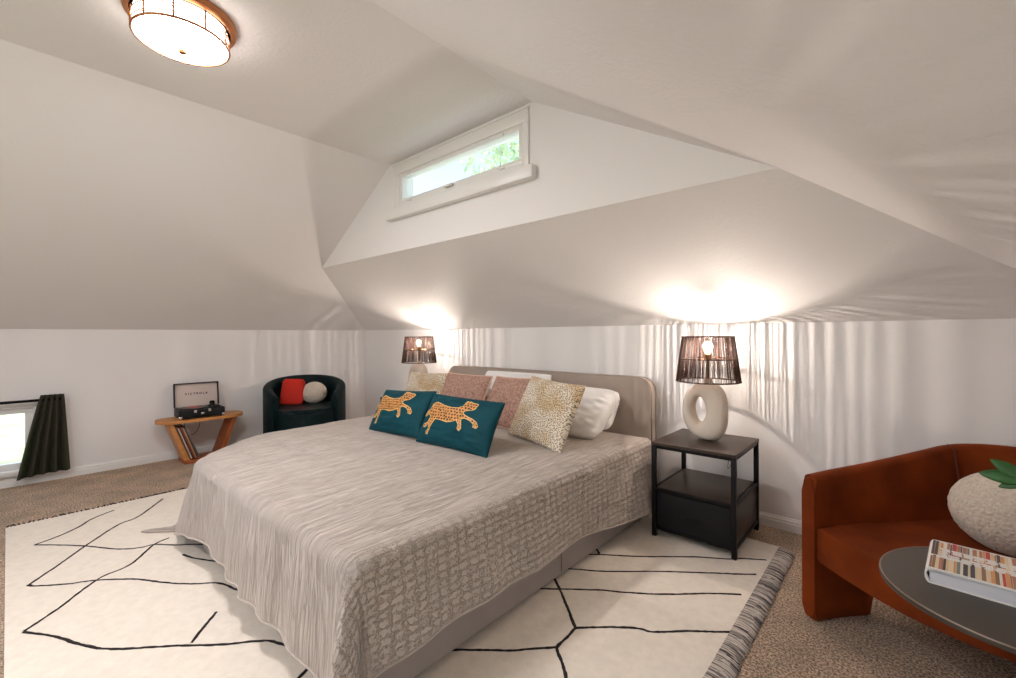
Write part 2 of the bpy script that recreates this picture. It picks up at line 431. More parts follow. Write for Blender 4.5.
box_obj('sill', (2.135, YG - .05, 2.034), (3.577, YG, 2.108), M['trim'], w1, .004)
bm = bmesh.new(); frame_ring(bm, GX0, GX1, GZ0, GZ1, .03, YG - .008, YG + .05)
autosmooth(bm_obj('sash', bm, M['trim'], w1))
box_obj('pane', (GX0 + .03, YG + .02, GZ0 + .03), (GX1 - .03, YG + .024, GZ1 - .03), M['glass'], w1, 0)
bm = bmesh.new()
add_box(bm, (2.80, YG - .03, 2.150), (2.885, YG - .008, 2.166), .004)
add_tube(bm, [(2.80, YG - .03, 2.16), (2.835, YG - .05, 2.145), (2.88, YG - .05, 2.142)], .006, 8)
autosmooth(bm_obj('crank_handle', bm, M['trim'], w1))
for x in (2.393, 3.317):
    bm = bmesh.new()
    add_box(bm, (x - .022, YG - .022, 2.146), (x + .022, YG - .008, 2.158), .003)
    add_tube(bm, [(x - .02, YG - .024, 2.152), (x - .05, YG - .032, 2.172)], .004, 6)
    add_tube(bm, [(x, YG - .024, 2.152), (x, YG - .024, 2.185)], .003, 6)
    autosmooth(bm_obj('latch', bm, M['trim'], w1))
    box_obj('catch_pin', (x + .01, YG - .018, 2.34), (x + .016, YG - .008, 2.366), M['trim'], w1, .001)

# invented window behind the camera, added to brighten the room
w3 = thing('fill_window_end', 'added wide window in the unseen end wall, letting in fill daylight', 'window'); w3['kind'] = 'structure'
bm = bmesh.new(); frame_ring(bm, FX0 - .06, FX1 + .06, FZ0 - .06, FZ1 + .06, .06, YB, YB + .015)
autosmooth(bm_obj('casing', bm, M['trim'], w3))
bm = bmesh.new(); frame_ring(bm, FX0, FX1, FZ0, FZ1, .045, YB - .08, YB - .03); add_box(bm, (2.93, YB - .08, FZ0 + .045), (2.97, YB - .03, FZ1 - .045), .003)
autosmooth(bm_obj('sash', bm, M['trim'], w3))
box_obj('pane', (FX0 + .045, YB - .06, FZ0 + .045), (FX1 - .045, YB - .056, FZ1 - .045), M['glass'], w3, 0)
# low window
w2 = thing('window_2', 'low window near the floor in the left wall', 'window'); w2['kind'] = 'structure'
bm = bmesh.new()
add_box(bm, (0, WY0 - .05, WZ1), (.014, WY1 + .055, WZ1 + .045), .003)
add_box(bm, (0, WY1, WZ0), (.014, WY1 + .05, WZ1), .003); add_box(bm, (0, WY0 - .05, WZ0), (.014, WY0, WZ1), .003)
autosmooth(bm_obj('casing', bm, M['trim'], w2))
box_obj('sill', (0, WY0 - .06, WZ0 - .035), (.05, WY1 + .06, WZ0), M['trim'], w2, .004)
bm = bmesh.new()
t = .045
for lo, hi in (((-.07, WY0, WZ0), (-.02, WY1, WZ0 + t)), ((-.07, WY0, WZ1 - t), (-.02, WY1, WZ1)), ((-.07, WY0, WZ0 + t), (-.02, WY0 + t, WZ1 - t)), ((-.07, WY1 - t, WZ0 + t), (-.02, WY1, WZ1 - t))):
    add_box(bm, lo, hi, .003)
autosmooth(bm_obj('sash', bm, M['trim'], w2))
box_obj('pane', (-.05, WY0 + t, WZ0 + t), (-.046, WY1 - t, WZ1 - t), M['glass'], w2, 0)

w4 = thing('fill_window_right', 'added low window in the right knee wall, out of view, for fill daylight', 'window'); w4['kind'] = 'structure'  # invented window, added to brighten the right side of the bed
bm = bmesh.new()
for y0, y1, z0, z1 in ((VY0 - .05, VY1 + .05, VZ1, VZ1 + .05), (VY0 - .05, VY1 + .05, VZ0 - .05, VZ0), (VY0 - .05, VY0, VZ0, VZ1), (VY1, VY1 + .05, VZ0, VZ1)):
    add_box(bm, (W - .014, y0, z0), (W, y1, z1), .003)
autosmooth(bm_obj('casing', bm, M['trim'], w4))
bm = bmesh.new()
for y0, y1, z0, z1 in ((VY0, VY1, VZ1 - t, VZ1), (VY0, VY1, VZ0, VZ0 + t), (VY0, VY0 + t, VZ0 + t, VZ1 - t), (VY1 - t, VY1, VZ0 + t, VZ1 - t)):
    add_box(bm, (W + .02, y0, z0), (W + .07, y1, z1), .003)
autosmooth(bm_obj('sash', bm, M['trim'], w4))
box_obj('pane', (W + .046, VY0 + t, VZ0 + t), (W + .05, VY1 - t, VZ1 - t), M['glass'], w4, 0)
# curtain rod and curtain
rod = thing('curtain_rod', 'slim black curtain rod over the low window', 'curtain rod', (.075, -2.72, .655))
tube_obj('pole', [(0, -.02, 0), (0, -1.2, 0)], .011, M['blackmetal'], rod, 12)
for y in (-.05, -1.15):
    bm = bmesh.new(); add_tube(bm, [(-.072, y, 0), (0, y, 0)], .006, 8); add_box(bm, (-.075, y - .015, -.025), (-.068, y + .015, .025), .002)
    autosmooth(bm_obj('bracket', bm, M['blackmetal'], rod))
lathe_obj('finial', [(0, -.012), (.009, -.010), (.013, 0), (.009, .010), (0, .012)], M['blackmetal'], rod, 16, (0, -.02, 0))
cu = thing('curtain', 'short dark green pleated curtain hanging beside the low window', 'curtain', (.085, -2.77, .695))
nu, nv = 120, 40; V = []; F = []
for j in range(nv + 1):
    q = j / nv
    for i in range(nu + 1):
        p = i / nu
        ytop = -.075 + .125 * p; ybot = -.205 + .29 * p
        e = q ** .9
        ybase = ytop * (1 - e) + ybot * e
        amp = .012 + .022 * q
        ph = 2 * PI * 4.5 * p
        x = amp * math.sin(ph + .5 * math.sin(2.2 * q)) + .004 * math.sin(3 * ph)
        y = ybase + .006 * math.sin(2 * ph) * q
        z = -.615 * q + .004 * math.sin(ph) * q - .02 * (1 - p) ** 3 * q
        V.append((x, y, z))
for j in range(nv):
    for i in range(nu):
        a = j * (nu + 1) + i; F.append((a, a + 1, a + nu + 2, a + nu + 1))
o = mesh_obj('panel', V, F, M['curtain'], cu, True)
sd = o.modifiers.new('thick', 'SOLIDIFY'); sd.thickness = .003

# outside: lawn and trees
bm = bmesh.new()
for v in ((-40, -40), (-.6, -40), (-.6, 30), (-40, 30)): pass
bmesh.ops.create_grid(bm, x_segments=30, y_segments=30, size=40)
for v in bm.verts: v.co.z = -.75 + .12 * math.sin(v.co.x * .35) * math.cos(v.co.y * .3)
tag(bm_obj('ground', bm, M['lawn']), 'sunlit green lawn outside the low window', 'lawn', kind='structure')
def tree(loc, h, r, label):
    t = thing('tree', label, 'tree', loc)
    tube_obj('trunk', [(0, 0, 0), (.05, .02, h * .4), (0, .05, h * .75)], [.14, .11, .06], M['bark'], t, 10)
    V = []; F = []
    for k in range(2600):
        d = Vector((random.gauss(0, 1), random.gauss(0, 1), random.gauss(0, 1))).normalized() * r * random.random() ** .45
        c = d + Vector((0, 0, h)); c.z = h + d.z * .8
        a = Euler((random.random() * 6, random.random() * 6, random.random() * 6)).to_matrix()
        s = random.uniform(.06, .12); b = len(V)
        for p in ((-1, 0, 0), (0, -.45, .1), (1, 0, 0), (0, .45, .1)): V.append(c + a @ Vector(p) * s)
        F.append((b, b + 1, b + 2, b + 3))
    mesh_obj('crown', V, F, M['treeleaf'], t)
tree((-1.3, 4.8, -.7), 6.4, 1.7, 'leafy tree outside beyond the high gable window')

# ------------------------------------------------------------------ rug
RX0, RX1, RY0, RY1, RZ = 1.113, 4.632, -3.03, -.286, .012
def build_rug():
    rug = thing('rug', 'large cream rug with wandering black lines under the bed', 'rug', ((RX0 + RX1) / 2, (RY0 + RY1) / 2, 0))
    ox, oy = (RX0 + RX1) / 2, (RY0 + RY1) / 2
    V = []; F = []; MI = []
    def grid(x0, x1, y0, y1, nx, ny, zf):
        b = len(V)
        for j in range(ny + 1):
            for i in range(nx + 1):
                x = x0 + (x1 - x0) * i / nx; y = y0 + (y1 - y0) * j / ny
                V.append((x - ox, y - oy, zf(x, y)))
        for j in range(ny):
            for i in range(nx):
                a = b + j * (nx + 1) + i; F.append((a, a + 1, a + nx + 2, a + nx + 1)); MI.append(0)
    grid(RX0, RX1, RY0, RY1, 90, 70, lambda x, y: RZ + .0012 * float(vnoise(x * 3, y * 3)))
    for (a, b) in (((RX0, RY0), (RX1, RY0)), ((RX1, RY0), (RX1, RY1)), ((RX1, RY1), (RX0, RY1)), ((RX0, RY1), (RX0, RY0))):
        k = len(V)
        for p in (a, b):
            V.append((p[0] - ox, p[1] - oy, 0)); V.append((p[0] - ox, p[1] - oy, RZ))
        F.append((k, k + 2, k + 3, k + 1)); MI.append(0)
    # black lines: plan coordinates of the woven pattern
    for ln in LINES:
        pts = crom([(p[0], p[1]) for p in ln], 14)
        w = .0062
        L = []
        for i, p in enumerate(pts):
            tdir = np.array(pts[min(i + 1, len(pts) - 1)]) - np.array(pts[max(i - 1, 0)])
            nrm = np.array((-tdir[1], tdir[0])) / (np.hypot(*tdir) + 1e-9)
            wob = .003 * float(vnoise(p[0] * 40, p[1] * 40))
            c = np.array(p) + nrm * wob; ww = w * (1 + .5 * float(vnoise(p[0] * 90 + 5, p[1] * 90)))
            L.append((c - nrm * ww, c, c + nrm * ww))
        b = len(V)
        for a0, a1, a2 in L:
            V.append((a0[0] - ox, a0[1] - oy, RZ + .0004)); V.append((a1[0] - ox, a1[1] - oy, RZ + .0030)); V.append((a2[0] - ox, a2[1] - oy, RZ + .0004))
        for i in range(len(L) - 1):
            for k in (0, 1):
                F.append((b + 3 * i + k, b + 3 * i + k + 1, b + 3 * i + k + 4, b + 3 * i + k + 3)); MI.append(1)
    mesh_obj('woven_field', V, F, [M['rug'], M['rugline']], rug, False, None, MI)
    # fringes
    for side in (0, 1):
        bm = bmesh.new(); mi = []
        y = RY0 + .005
        while y < RY1 - .003:
            if side == 1:
                L = random.uniform(.068, .080); x0 = RX1 - .006; sk = random.uniform(.012, .03)
                pts = [(x0, y, RZ * .9), (x0 + L * .3, y - sk * .3, RZ + random.uniform(.002, .004)), (x0 + L * .7, y - sk * .7, RZ + random.uniform(.001, .003)), (x0 + L, y - sk, .004)]
                r = random.uniform(.0024, .0034); m = random.choice((0, 1, 0, 1, 0, 2)); n = 5; step = .0044
            else:
                L = random.uniform(.05, .07); x0 = RX0 + .006; sk = random.uniform(-.012, .012)
                pts = [(x0, y, RZ * .9), (x0 - L * .5, y + sk * .4, RZ * .7), (x0 - L, y + sk, .003)]
                r = random.uniform(.0034, .0050); m = 3; n = 5; step = .0185
            f0 = len(bm.faces)
            add_tube(bm, [(p[0] - ox, p[1] - oy, p[2]) for p in pts], r, n)
            mi += [m] * (len(bm.faces) - f0)
            y += step * random.uniform(.8, 1.2)
        bmesh.ops.recalc_face_normals(bm, faces=bm.faces)
        me = bpy.data.meshes.new('fringe'); bm.to_mesh(me); bm.free()
        o = link_mesh('fringe', me, [M['yarn_w'], M['yarn_g'], M['yarn_k'], M['yarn_b']], rug, True, None, mi)
        o['kind'] = 'stuff'; o['label'] = 'thick grey and cream looped yarn fringe' if side else 'short sparse black fringe'
LINES = [[(1.569, -2.924), (1.515, -2.827), (1.434, -2.739), (1.33, -2.669), (1.256, -2.559)], [(1.569, -2.924), (1.671, -2.835), (1.794, -2.744), (1.977, -2.629), (2.048, -2.548), (2.063, -2.486), (2.148, -2.42), (2.265, -2.311), (2.44, -2.211)], [(1.248, -2.301), (1.508, -2.474), (1.576, -2.579), (1.786, -2.735), (1.968, -2.851), (2.107, -2.948), (2.132, -2.952), (2.156, -2.939), (2.244, -2.84), (2.299, -2.752), (2.423, -2.628), (2.548, -2.553), (2.669, -2.468), (2.763, -2.376), (2.882, -2.34), (2.957, -2.312), (3.059, -2.262)], [(2.024, -2.417), (2.064, -2.493), (2.238, -2.616), (2.296, -2.739), (2.473, -2.879), (2.581, -2.981)], [(2.585, -2.981), (2.715, -2.902), (2.875, -2.829), (2.984, -2.755), (3.105, -2.628), (3.238, -2.501), (3.337, -2.386), (3.413, -2.348), (3.526, -2.299)], [(3.004, -2.449), (3.081, -2.516), (3.149, -2.57)], [(2.314, -2.414), (2.415, -2.381), (2.537, -2.314), (2.606, -2.261)], [(3.546, -2.234), (3.592, -2.325), (3.62, -2.378), (3.649, -2.419)], [(3.826, -0.882), (3.914, -0.957), (3.947, -0.991)], [(3.892, -1.04), (3.938, -0.999), (4.122, -0.866), (4.327, -0.694), (4.456, -0.609), (4.511, -0.554), (4.606, -0.492)], [(3.853, -1.25), (3.92, -1.203), (4.059, -1.112), (4.239, -0.955), (4.452, -0.788), (4.526, -0.735), (4.601, -0.674)], [(3.872, -1.468), (3.926, -1.421), (4.107, -1.276), (4.193, -1.221), (4.296, -1.151), (4.408, -1.054), (4.486, -0.979), (4.592, -0.897)], [(3.867, -1.31), (3.927, -1.345), (4.057, -1.456), (4.172, -1.56)], [(4.172, -1.56), (4.24, -1.492), (4.322, -1.424), (4.368, -1.396), (4.41, -1.382), (4.517, -1.281), (4.584, -1.229), (4.627, -1.192)], [(4.172, -1.56), (4.176, -1.631), (4.178, -1.697)], [(3.87, -1.984), (3.934, -1.927), (4.062, -1.819), (4.124, -1.752), (4.178, -1.697)], [(4.178, -1.697), (4.241, -1.75), (4.287, -1.793), (4.39, -1.893)]]
build_rug()

# ------------------------------------------------------------------ bed
BX0, BX1, BYF, BYH = 1.88, 3.925, -2.335, -.19
bed = thing('bed', 'wide low upholstered grey bed standing on the cream rug', 'bed', ((BX0 + BX1) / 2, -1.2, 0))
bo = Vector(bed.location)
def bl(p): return (p[0] - bo.x, p[1] - bo.y, p[2] - bo.z)
bm = bmesh.new()
bp_ = [(BX1, BYH), (1.97, BYH)] + [(2.40 - .43 * math.cos(k / 10 * PI / 2), BYF + .43 - .43 * math.sin(k / 10 * PI / 2)) for k in range(11)] + [(BX1, BYF)]
add_prism(bm, [bl((x, y, .03)) for x, y in bp_], .27, (0, 0, 1))
bmesh.ops.bevel(bm, geom=[e for e in bm.edges if all(v.co.z > .2 for v in e.verts) or all(abs(v.co.x - bl((BX1, 0, 0))[0]) < 1e-4 and abs(v.co.y - bl((0, BYF, 0))[1]) < 1e-4 for v in e.verts)], offset=.016, segments=3, affect='EDGES')
o = autosmooth(bm_obj('bed_base', bm, M['bedbase'], bed))
for x in (BX1 + .0005,):     # seams down the side rail
    for y in (BYF + .05, -1.30):
        tube_obj('seam', [bl((x, y, .04)), bl((x, y, .29))], .0022, M['piping'], o, 6)
for sx in (BX0 + .35, BX1 - .12):
    for sy in (BYF + .35, BYH - .12):
        lathe_obj('leg', [(.025, 0), (.025, .035)], M['black'], bed, 16, bl((sx, sy, .0125)), True)
# mattress
mp = [(BX1 - .01, BYH - .002), (1.98, BYH - .002)] + [(2.50 - .52 * math.cos(k / 10 * PI / 2), -1.78 - .52 * math.sin(k / 10 * PI / 2)) for k in range(11)] + [(BX1 - .01, -2.30)]
bm = bmesh.new(); add_prism(bm, [bl((x, y, .30)) for x, y in mp], .18, (0, 0, 1))
bmesh.ops.bevel(bm, geom=[e for e in bm.edges if all(v.co.z > .4 for v in e.verts)], offset=.10, segments=6, affect='EDGES')
autosmooth(bm_obj('mattress', bm, M['sheet'], bed), 50)
# headboard: rounded top corners
def rounded_profile(x0, x1, z0, z1, r, n=12):
    pts = [(x0, z0), (x1, z0)]
    for k in range(n + 1):
        a = k / n * PI / 2; pts.append((x1 - r + r * math.cos(a), z1 - r + r * math.sin(a)))
    for k in range(n + 1):
        a = PI / 2 + k / n * PI / 2; pts.append((x0 + r + r * math.cos(a), z1 - r + r * math.sin(a)))
    return pts
HX0, HX1, HZ, HY0, HY1 = 1.845, 3.878, .853, -.195, -.115
pr = rounded_profile(HX0, HX1, .04, HZ, .095)
bm = bmesh.new(); add_prism(bm, [bl((p[0], HY0, p[1])) for p in pr], HY1 - HY0, (0, 1, 0))
es = [e for e in bm.edges if len({round(v.co.y, 4) for v in e.verts}) == 1]
bmesh.ops.bevel(bm, geom=es, offset=.016, segments=4, affect='EDGES')
hb = autosmooth(bm_obj('headboard', bm, M['headboard'], bed), 50)
for yy in (HY0 + .006, HY1 - .006):
    tube_obj('piping', [bl((p[0], yy, p[1])) for p in pr[1:] + pr[:1]], .0035, M['piping'], hb, 8)

# quilt -----------------------------------------------------------
def build_quilt():
    xl, xr, yh, yf, z0 = 1.94, 3.915, -.37, -2.33, .502
    st = .0062
    Wd, Ln = xr - xl, yh - yf
    ns = int((Wd + .66) / st); nt = int((Ln + .42) / st)
    nL, nR = int(.32 / st), int(.34 / st); nT = ns - nL - nR
    nF = int(.40 / st); nY = nt - nF
    s_n = np.concatenate([np.linspace(-1, 0, nL, endpoint=False), np.linspace(0, 1, nT, endpoint=False), np.linspace(1, 2, nR)])
    t_n = np.concatenate([np.linspace(0, 1, nY, endpoint=False), np.linspace(1, 2, nF)])
    S, T = np.meshgrid(s_n, t_n)
    tt = np.clip(T, 0, 1)
    y_along = yh - tt * Ln
    # side overhang lengths along the bed
    hem = np.interp(-y_along, [.35, .6, 1.0, 1.5, 2.1, 2.35], [.095, .118, .155, .192, .186, .165])
    hem = hem + .006 * np.sin(y_along * 9)
    Lr = z0 - hem + .03
    Ll = .36
    sx = np.clip(S, 0, 1); xx = sx * Wd
    hemf = np.interp(xx + xl, [1.8, 2.1, 2.5, 2.9, 3.3, 3.7, 3.95], [.05, .10, .145, .155, .13, .11, .09])
    Lf = z0 - hemf + .03
    du = np.where(S < 0, -S * Ll, np.where(S > 1, (S - 1) * Lr, 0)); sgn = np.where(S < 0, -1.0, 1.0)
    dv = np.where(T > 1, (T - 1) * Lf, 0)
    u = np.where(S < 0, S * Ll, np.where(S > 1, Wd + (S - 1) * Lr, xx)); v = np.where(T > 1, Ln + dv, tt * Ln)
    r = np.hypot(du, dv) * np.where((S < 0) & (dv > 0), 1 + .06 * np.sin(2 * np.arctan2(dv, du + 1e-9)), 1); phi = np.arctan2(dv, du)    # 0: pure side, pi/2: pure foot
    rho = .05
    a = np.minimum(r / rho, PI / 2)
    rem = np.maximum(r - rho * PI / 2, 0)
    slope = .07 + .04 * np.sin(v * 5 + 1) * (dv <= 0) + .035 * np.sin(u * 6.5) * (du <= 0)
    slope = slope + .16 * np.exp(-((v - .18) / .16) ** 2) * (S > 1)
    corner = (du > 0) & (dv > 0)
    wc = None
    # the far foot corner of the mattress is well rounded
    rc = .52
    ca = np.clip((rc - xx) / rc, 0, 1); cb = np.clip((yh - Ln + rc - y_along) / rc, 0, 1)
    lc = (ca > 0) & (cb > 0)
    cax = ca * np.sqrt(1 - cb ** 2 / 2); cby = cb * np.sqrt(1 - ca ** 2 / 2)
    dX = np.where(lc, (ca - cax) * rc, 0); dY = np.where(lc, (cb - cby) * rc, 0)
    phi0 = phi
    wc = np.where(corner & (S < 0), 1.0, np.where((S < 0), cb, np.where((dv > 0) & (S <= 1), ca, 0)))
    slope = slope + .34 * wc ** 1.5
    phi = np.where((S < 0) & ~corner, cb * PI / 4 * .7, phi); phi = np.where((dv > 0) & ~corner, PI / 2 - ca * PI / 4 * .7, phi)
    phi = np.where(corner & (S < 0), PI / 4 + (phi - PI / 4) * .30, phi)
    fold = np.where(corner & (S < 0), .10 * np.sin(2 * phi0), 0) + np.where(corner & (S > 1), .30 * np.exp(-((phi - .95) / .30) ** 2) - .10 * np.exp(-((phi - .35) / .22) ** 2), 0)
    out = rho * np.sin(a) + rem * (slope + fold)
    down = rho * (1 - np.cos(a)) + rem * np.sqrt(np.maximum(.2, 1 - (slope + fold) ** 2))
    ex = out * np.cos(phi); ey = out * np.sin(phi)
    sgn = np.where((S >= 0) & (S <= 1), np.where(ca > 0, -1.0, 1.0), sgn)
    ex = np.where(r > 0, ex, 0); ey = np.where(r > 0, ey, 0)
    down = np.where(r > 0, down, 0)
    X = xl + xx + dX + sgn * ex; Y = y_along + dY - ey; Z = z0 - down
    dl = np.hypot(np.clip(X - xl, 0, None), np.clip(Y - yf, 0, None))
    Z -= .08 * np.clip(1 - dl / .5, 0, 1) ** 2 * (r <= 0) + .08 * np.clip(1 - np.hypot(xx, np.clip(y_along - yf, 0, None)) / .5, 0, 1) ** 2 * (r > 0) * (S < .5)
    # crown of the mattress
    Z += np.where(r <= 0, .012 * (1 - (2 * sx - 1) ** 4) * (1 - (2 * tt - 1) ** 6), 0)
    # crinkle
    warp = .05 * vnoise(u * 5, v * 5)
    ch = np.abs(vnoise((u + .6 * warp) * 36, v * 2.6 + 9)) * 2
    c2 = np.abs(vnoise((u + warp) * 17, (v + warp) * 20 + 40)) * 2
    top = (r <= 0)
    ch = .6 * ch + .4 * np.abs(vnoise((u + .4 * warp) * 70 + 3, v * 4 + 70)) * 2
    h = .0060 * ch * np.where(top, .40, 1.1) + .006 * c2 * np.where(S > 1, 1.2, .2) + .010 * vnoise(u * 3, v * 2.4)
    # long hanging ripples on the foot drop
    h += np.where((dv > 0), .010 * np.clip(rem / .2, 0, 1) * np.sin(u * 26 + 2.2 * np.sin(u * 5) + 3 * warp), 0)
    h += np.where((du > 0) & (dv <= 0), .007 * np.clip(rem / .2, 0, 1) * np.sin(v * 14 + 2 * np.sin(v * 4)), 0)
    nx = np.where(r > 0, sgn * np.cos(phi) * np.sin(a), 0); ny = np.where(r > 0, -np.sin(phi) * np.sin(a), 0); nz = np.where(r > 0, np.cos(a), 1)
    X += nx * h; Y += ny * h; Z += nz * h
    # where the corner reaches the rug it lies flat
    zf = .021
    under = np.maximum(zf - Z, 0)
    far = corner & (S < 0)
    fa = np.radians(58) + (phi0 - PI / 4) * .8
    cx = np.where(far, -np.cos(fa), np.where(r > 0, sgn * np.cos(phi), 0)); cy = np.where(far, -np.sin(fa), -np.sin(phi))
    X += cx * under * .85; Y += cy * under * .85
    Z = np.where(Z < zf, zf + .003 * np.abs(vnoise(u * 30, v * 30)), Z)
    nr_, nc = S.shape
    verts = np.stack([X, Y, Z], -1).reshape(-1, 3)
    idx = np.arange(nr_ * nc).reshape(nr_, nc)
    faces = np.stack([idx[:-1, :-1], idx[1:, :-1], idx[1:, 1:], idx[:-1, 1:]], -1).reshape(-1, 4)
    me = bpy.data.meshes.new('quilt')
    me.vertices.add(len(verts)); me.vertices.foreach_set('co', verts.astype(np.float32).ravel())
    me.loops.add(faces.size); me.loops.foreach_set('vertex_index', faces.astype(np.int32).ravel())
    me.polygons.add(len(faces)); me.polygons.foreach_set('loop_start', np.arange(0, faces.size, 4, dtype=np.int32))
    me.update(calc_edges=True); me.validate()
    o = link_mesh('quilt', me, M['quilt'], None, True, np.stack([u, v], -1).reshape(-1, 2))
    # hem binding along the three hanging edges
    path = [verts[i] for i in idx[:, 0]] + [verts[i] for i in idx[-1, :]] + [verts[i] for i in idx[::-1, -1]]
    bm = bmesh.new(); add_tube(bm, [tuple(p) for p in path[::4]], .0045, 6)
    hb = bm_obj('hem_binding', bm, M['quilt'], o, True)
    sd = o.modifiers.new('thick', 'SOLIDIFY'); sd.thickness = .006; sd.offset = -1
    return tag(o, 'crinkled taupe quilt draped over the bed down to the rug', 'quilt')
build_quilt()

# ------------------------------------------------------------------ pillows
def pillow_mesh(w, h, t, nu=64, nv=48, pinch=.07, wr=.004, seed=0, power=.42, sag=0.0, rd=0.0):
    """closed cushion, local: x across, z up, -y is the front. returns verts, faces, uv, front grid"""
    us = np.linspace(-1, 1, nu + 1); vs = np.linspace(-1, 1, nv + 1)
    U, Vv = np.meshgrid(us, vs)
    px = w / 2 * U * (1 - pinch * (1 - Vv ** 2) * np.abs(U) ** 1.5) * np.sqrt(1 - rd * Vv ** 4 / 2)
    pz = h / 2 * Vv * (1 - pinch * (1 - U ** 2) * np.abs(Vv) ** 1.5) * np.sqrt(1 - rd * U ** 4 / 2)
    prof = (np.clip(1 - U ** 2, 0, 1) * np.clip(1 - Vv ** 2, 0, 1)) ** power
    edge = np.clip(1 - np.maximum(np.abs(U), np.abs(Vv)), 0, 1)
    n1 = vnoise(U * 2.2 + seed * 7.3, Vv * 2.2 + seed * 3.1); n2 = vnoise(U * 5 + seed, Vv * 7 + seed * 2.7)
    bel = 1 - sag * Vv
    wrk = (wr * 3 * n1 + wr * 2 * n2) * np.clip(edge * 5, 0, 1)
    fy = -(t / 2) * prof * bel - wrk; by = (t / 2) * prof * bel + wrk * .5
    front = np.stack([px, fy, pz], -1).reshape(-1, 3); back = np.stack([px, by, pz], -1).reshape(-1, 3)
    n = nu + 1
    idx = np.arange((nu + 1) * (nv + 1)).reshape(nv + 1, nu + 1)
    ff = np.stack([idx[:-1, :-1], idx[:-1, 1:], idx[1:, 1:], idx[1:, :-1]], -1).reshape(-1, 4)
    off = len(front)
    fb = ff[:, ::-1] + off
    verts = np.concatenate([front, back]); faces = np.concatenate([ff, fb])
    uv = np.concatenate([np.stack([px, pz], -1).reshape(-1, 2)] * 2) * 4
    return verts, faces, uv, (U, Vv, front.reshape(nv + 1, nu + 1, 3))

def place(o, bl_, ang, lean, w, h, t, roll=0):
    """bl_: bottom-left corner on the bed; ang: heading of the bottom edge; lean: tilt back from upright"""
    c = math.cos(ang); s = math.sin(ang)
    mid = Vector((bl_[0] + c * w / 2, bl_[1] + s * w / 2, bl_[2]))
    R = Euler((0, 0, ang)).to_matrix() @ Euler((-lean, 0, 0)).to_matrix() @ Euler((0, -roll, 0)).to_matrix()
    o.matrix_world = Matrix.Translation(mid + R @ Vector((0, 0, h / 2))) @ R.to_4x4()

def pillow(name, label, cat, group, mat, bl_, ang, lean, w, h, t, roll=0, pipe=None, **kw):
    root = thing(name, label, cat, (0, 0, 0), 0, group)
    v, f, uv, fr = pillow_mesh(w, h, t, **kw)
    o = mesh_obj('cover', v, f, mat, root, True, uv)
    bm = bmesh.new(); bm.from_mesh(o.data); bmesh.ops.remove_doubles(bm, verts=bm.verts, dist=1e-5); bm.to_mesh(o.data); bm.free()
    U, Vv, G = fr
    rim = [G[0, i] for i in range(G.shape[1] - 1)] + [G[j, -1] for j in range(G.shape[0] - 1)] + [G[-1, i] for i in range(G.shape[1] - 1, 0, -1)] + [G[j, 0] for j in range(G.shape[0] - 1, 0, -1)]
    if pipe: tube_obj('piping', [tuple(p) for p in rim], pipe[1], pipe[0], root, 6, True)
    place(root, bl_, math.radians(ang), math.radians(lean), w, h, t, math.radians(roll))
    return root, fr

ZB = .513
# white sleeping pillows stacked against the headboard
pillow('pillow', 'white sleeping pillow leaning behind the speckled fur cushion, nearest the lit lamp', 'pillow', 'white sleeping pillows', M['sheet'],
       (3.19, -.68, ZB + .012), -5, 46, .59, .36, .19, 0, wr=.012, seed=3, pinch=.02, power=.38, rd=.45)
pillow('pillow', 'white pillow squeezed between the headboard and another white pillow, its end showing', 'pillow', 'white sleeping pillows', M['sheet'],
       (3.21, -.42, ZB), -2, 34, .50, .31, .12, 0, wr=.008, seed=5, pinch=.03, power=.36, rd=.5)
pillow('pillow', 'white pillow propped upright behind the two pink cushions', 'pillow', 'white sleeping pillows', M['sheet'],
       (2.49, -.48, ZB), 1, 24, .69, .375, .13, 0, wr=.008, seed=8, pinch=.04, power=.36, rd=.2)
pillow('cushion', 'pink woven square cushion beside the white pillow on the far half of the bed', 'cushion', 'pink woven cushions', M['pink'],
       (2.335, -.78, ZB), -1, 26, .51, .365, .12, 0, pipe=(M['pinkpipe'], .006), seed=12, pinch=.05)
pillow('cushion', 'pink woven square cushion half hidden by the large speckled fur cushion', 'cushion', 'pink woven cushions', M['pink'],
       (2.83, -.75, ZB), -9, 28, .44, .375, .12, 2, pipe=(M['pinkpipe'], .006), seed=14, pinch=.05)
pillow('cushion', 'gold speckled faux fur cushion under the far lamp, mostly hidden', 'cushion', 'speckled fur cushions', M['fur'],
       (1.90, -.79, ZB), 14, 26, .42, .35, .13, 0, seed=21, pinch=.05)
pillow('cushion', 'large gold speckled faux fur cushion leaning on a white pillow', 'cushion', 'speckled fur cushions', M['fur'],
       (3.265, -.94, ZB), -12, 27, .49, .405, .13, -3, seed=23, pinch=.05)

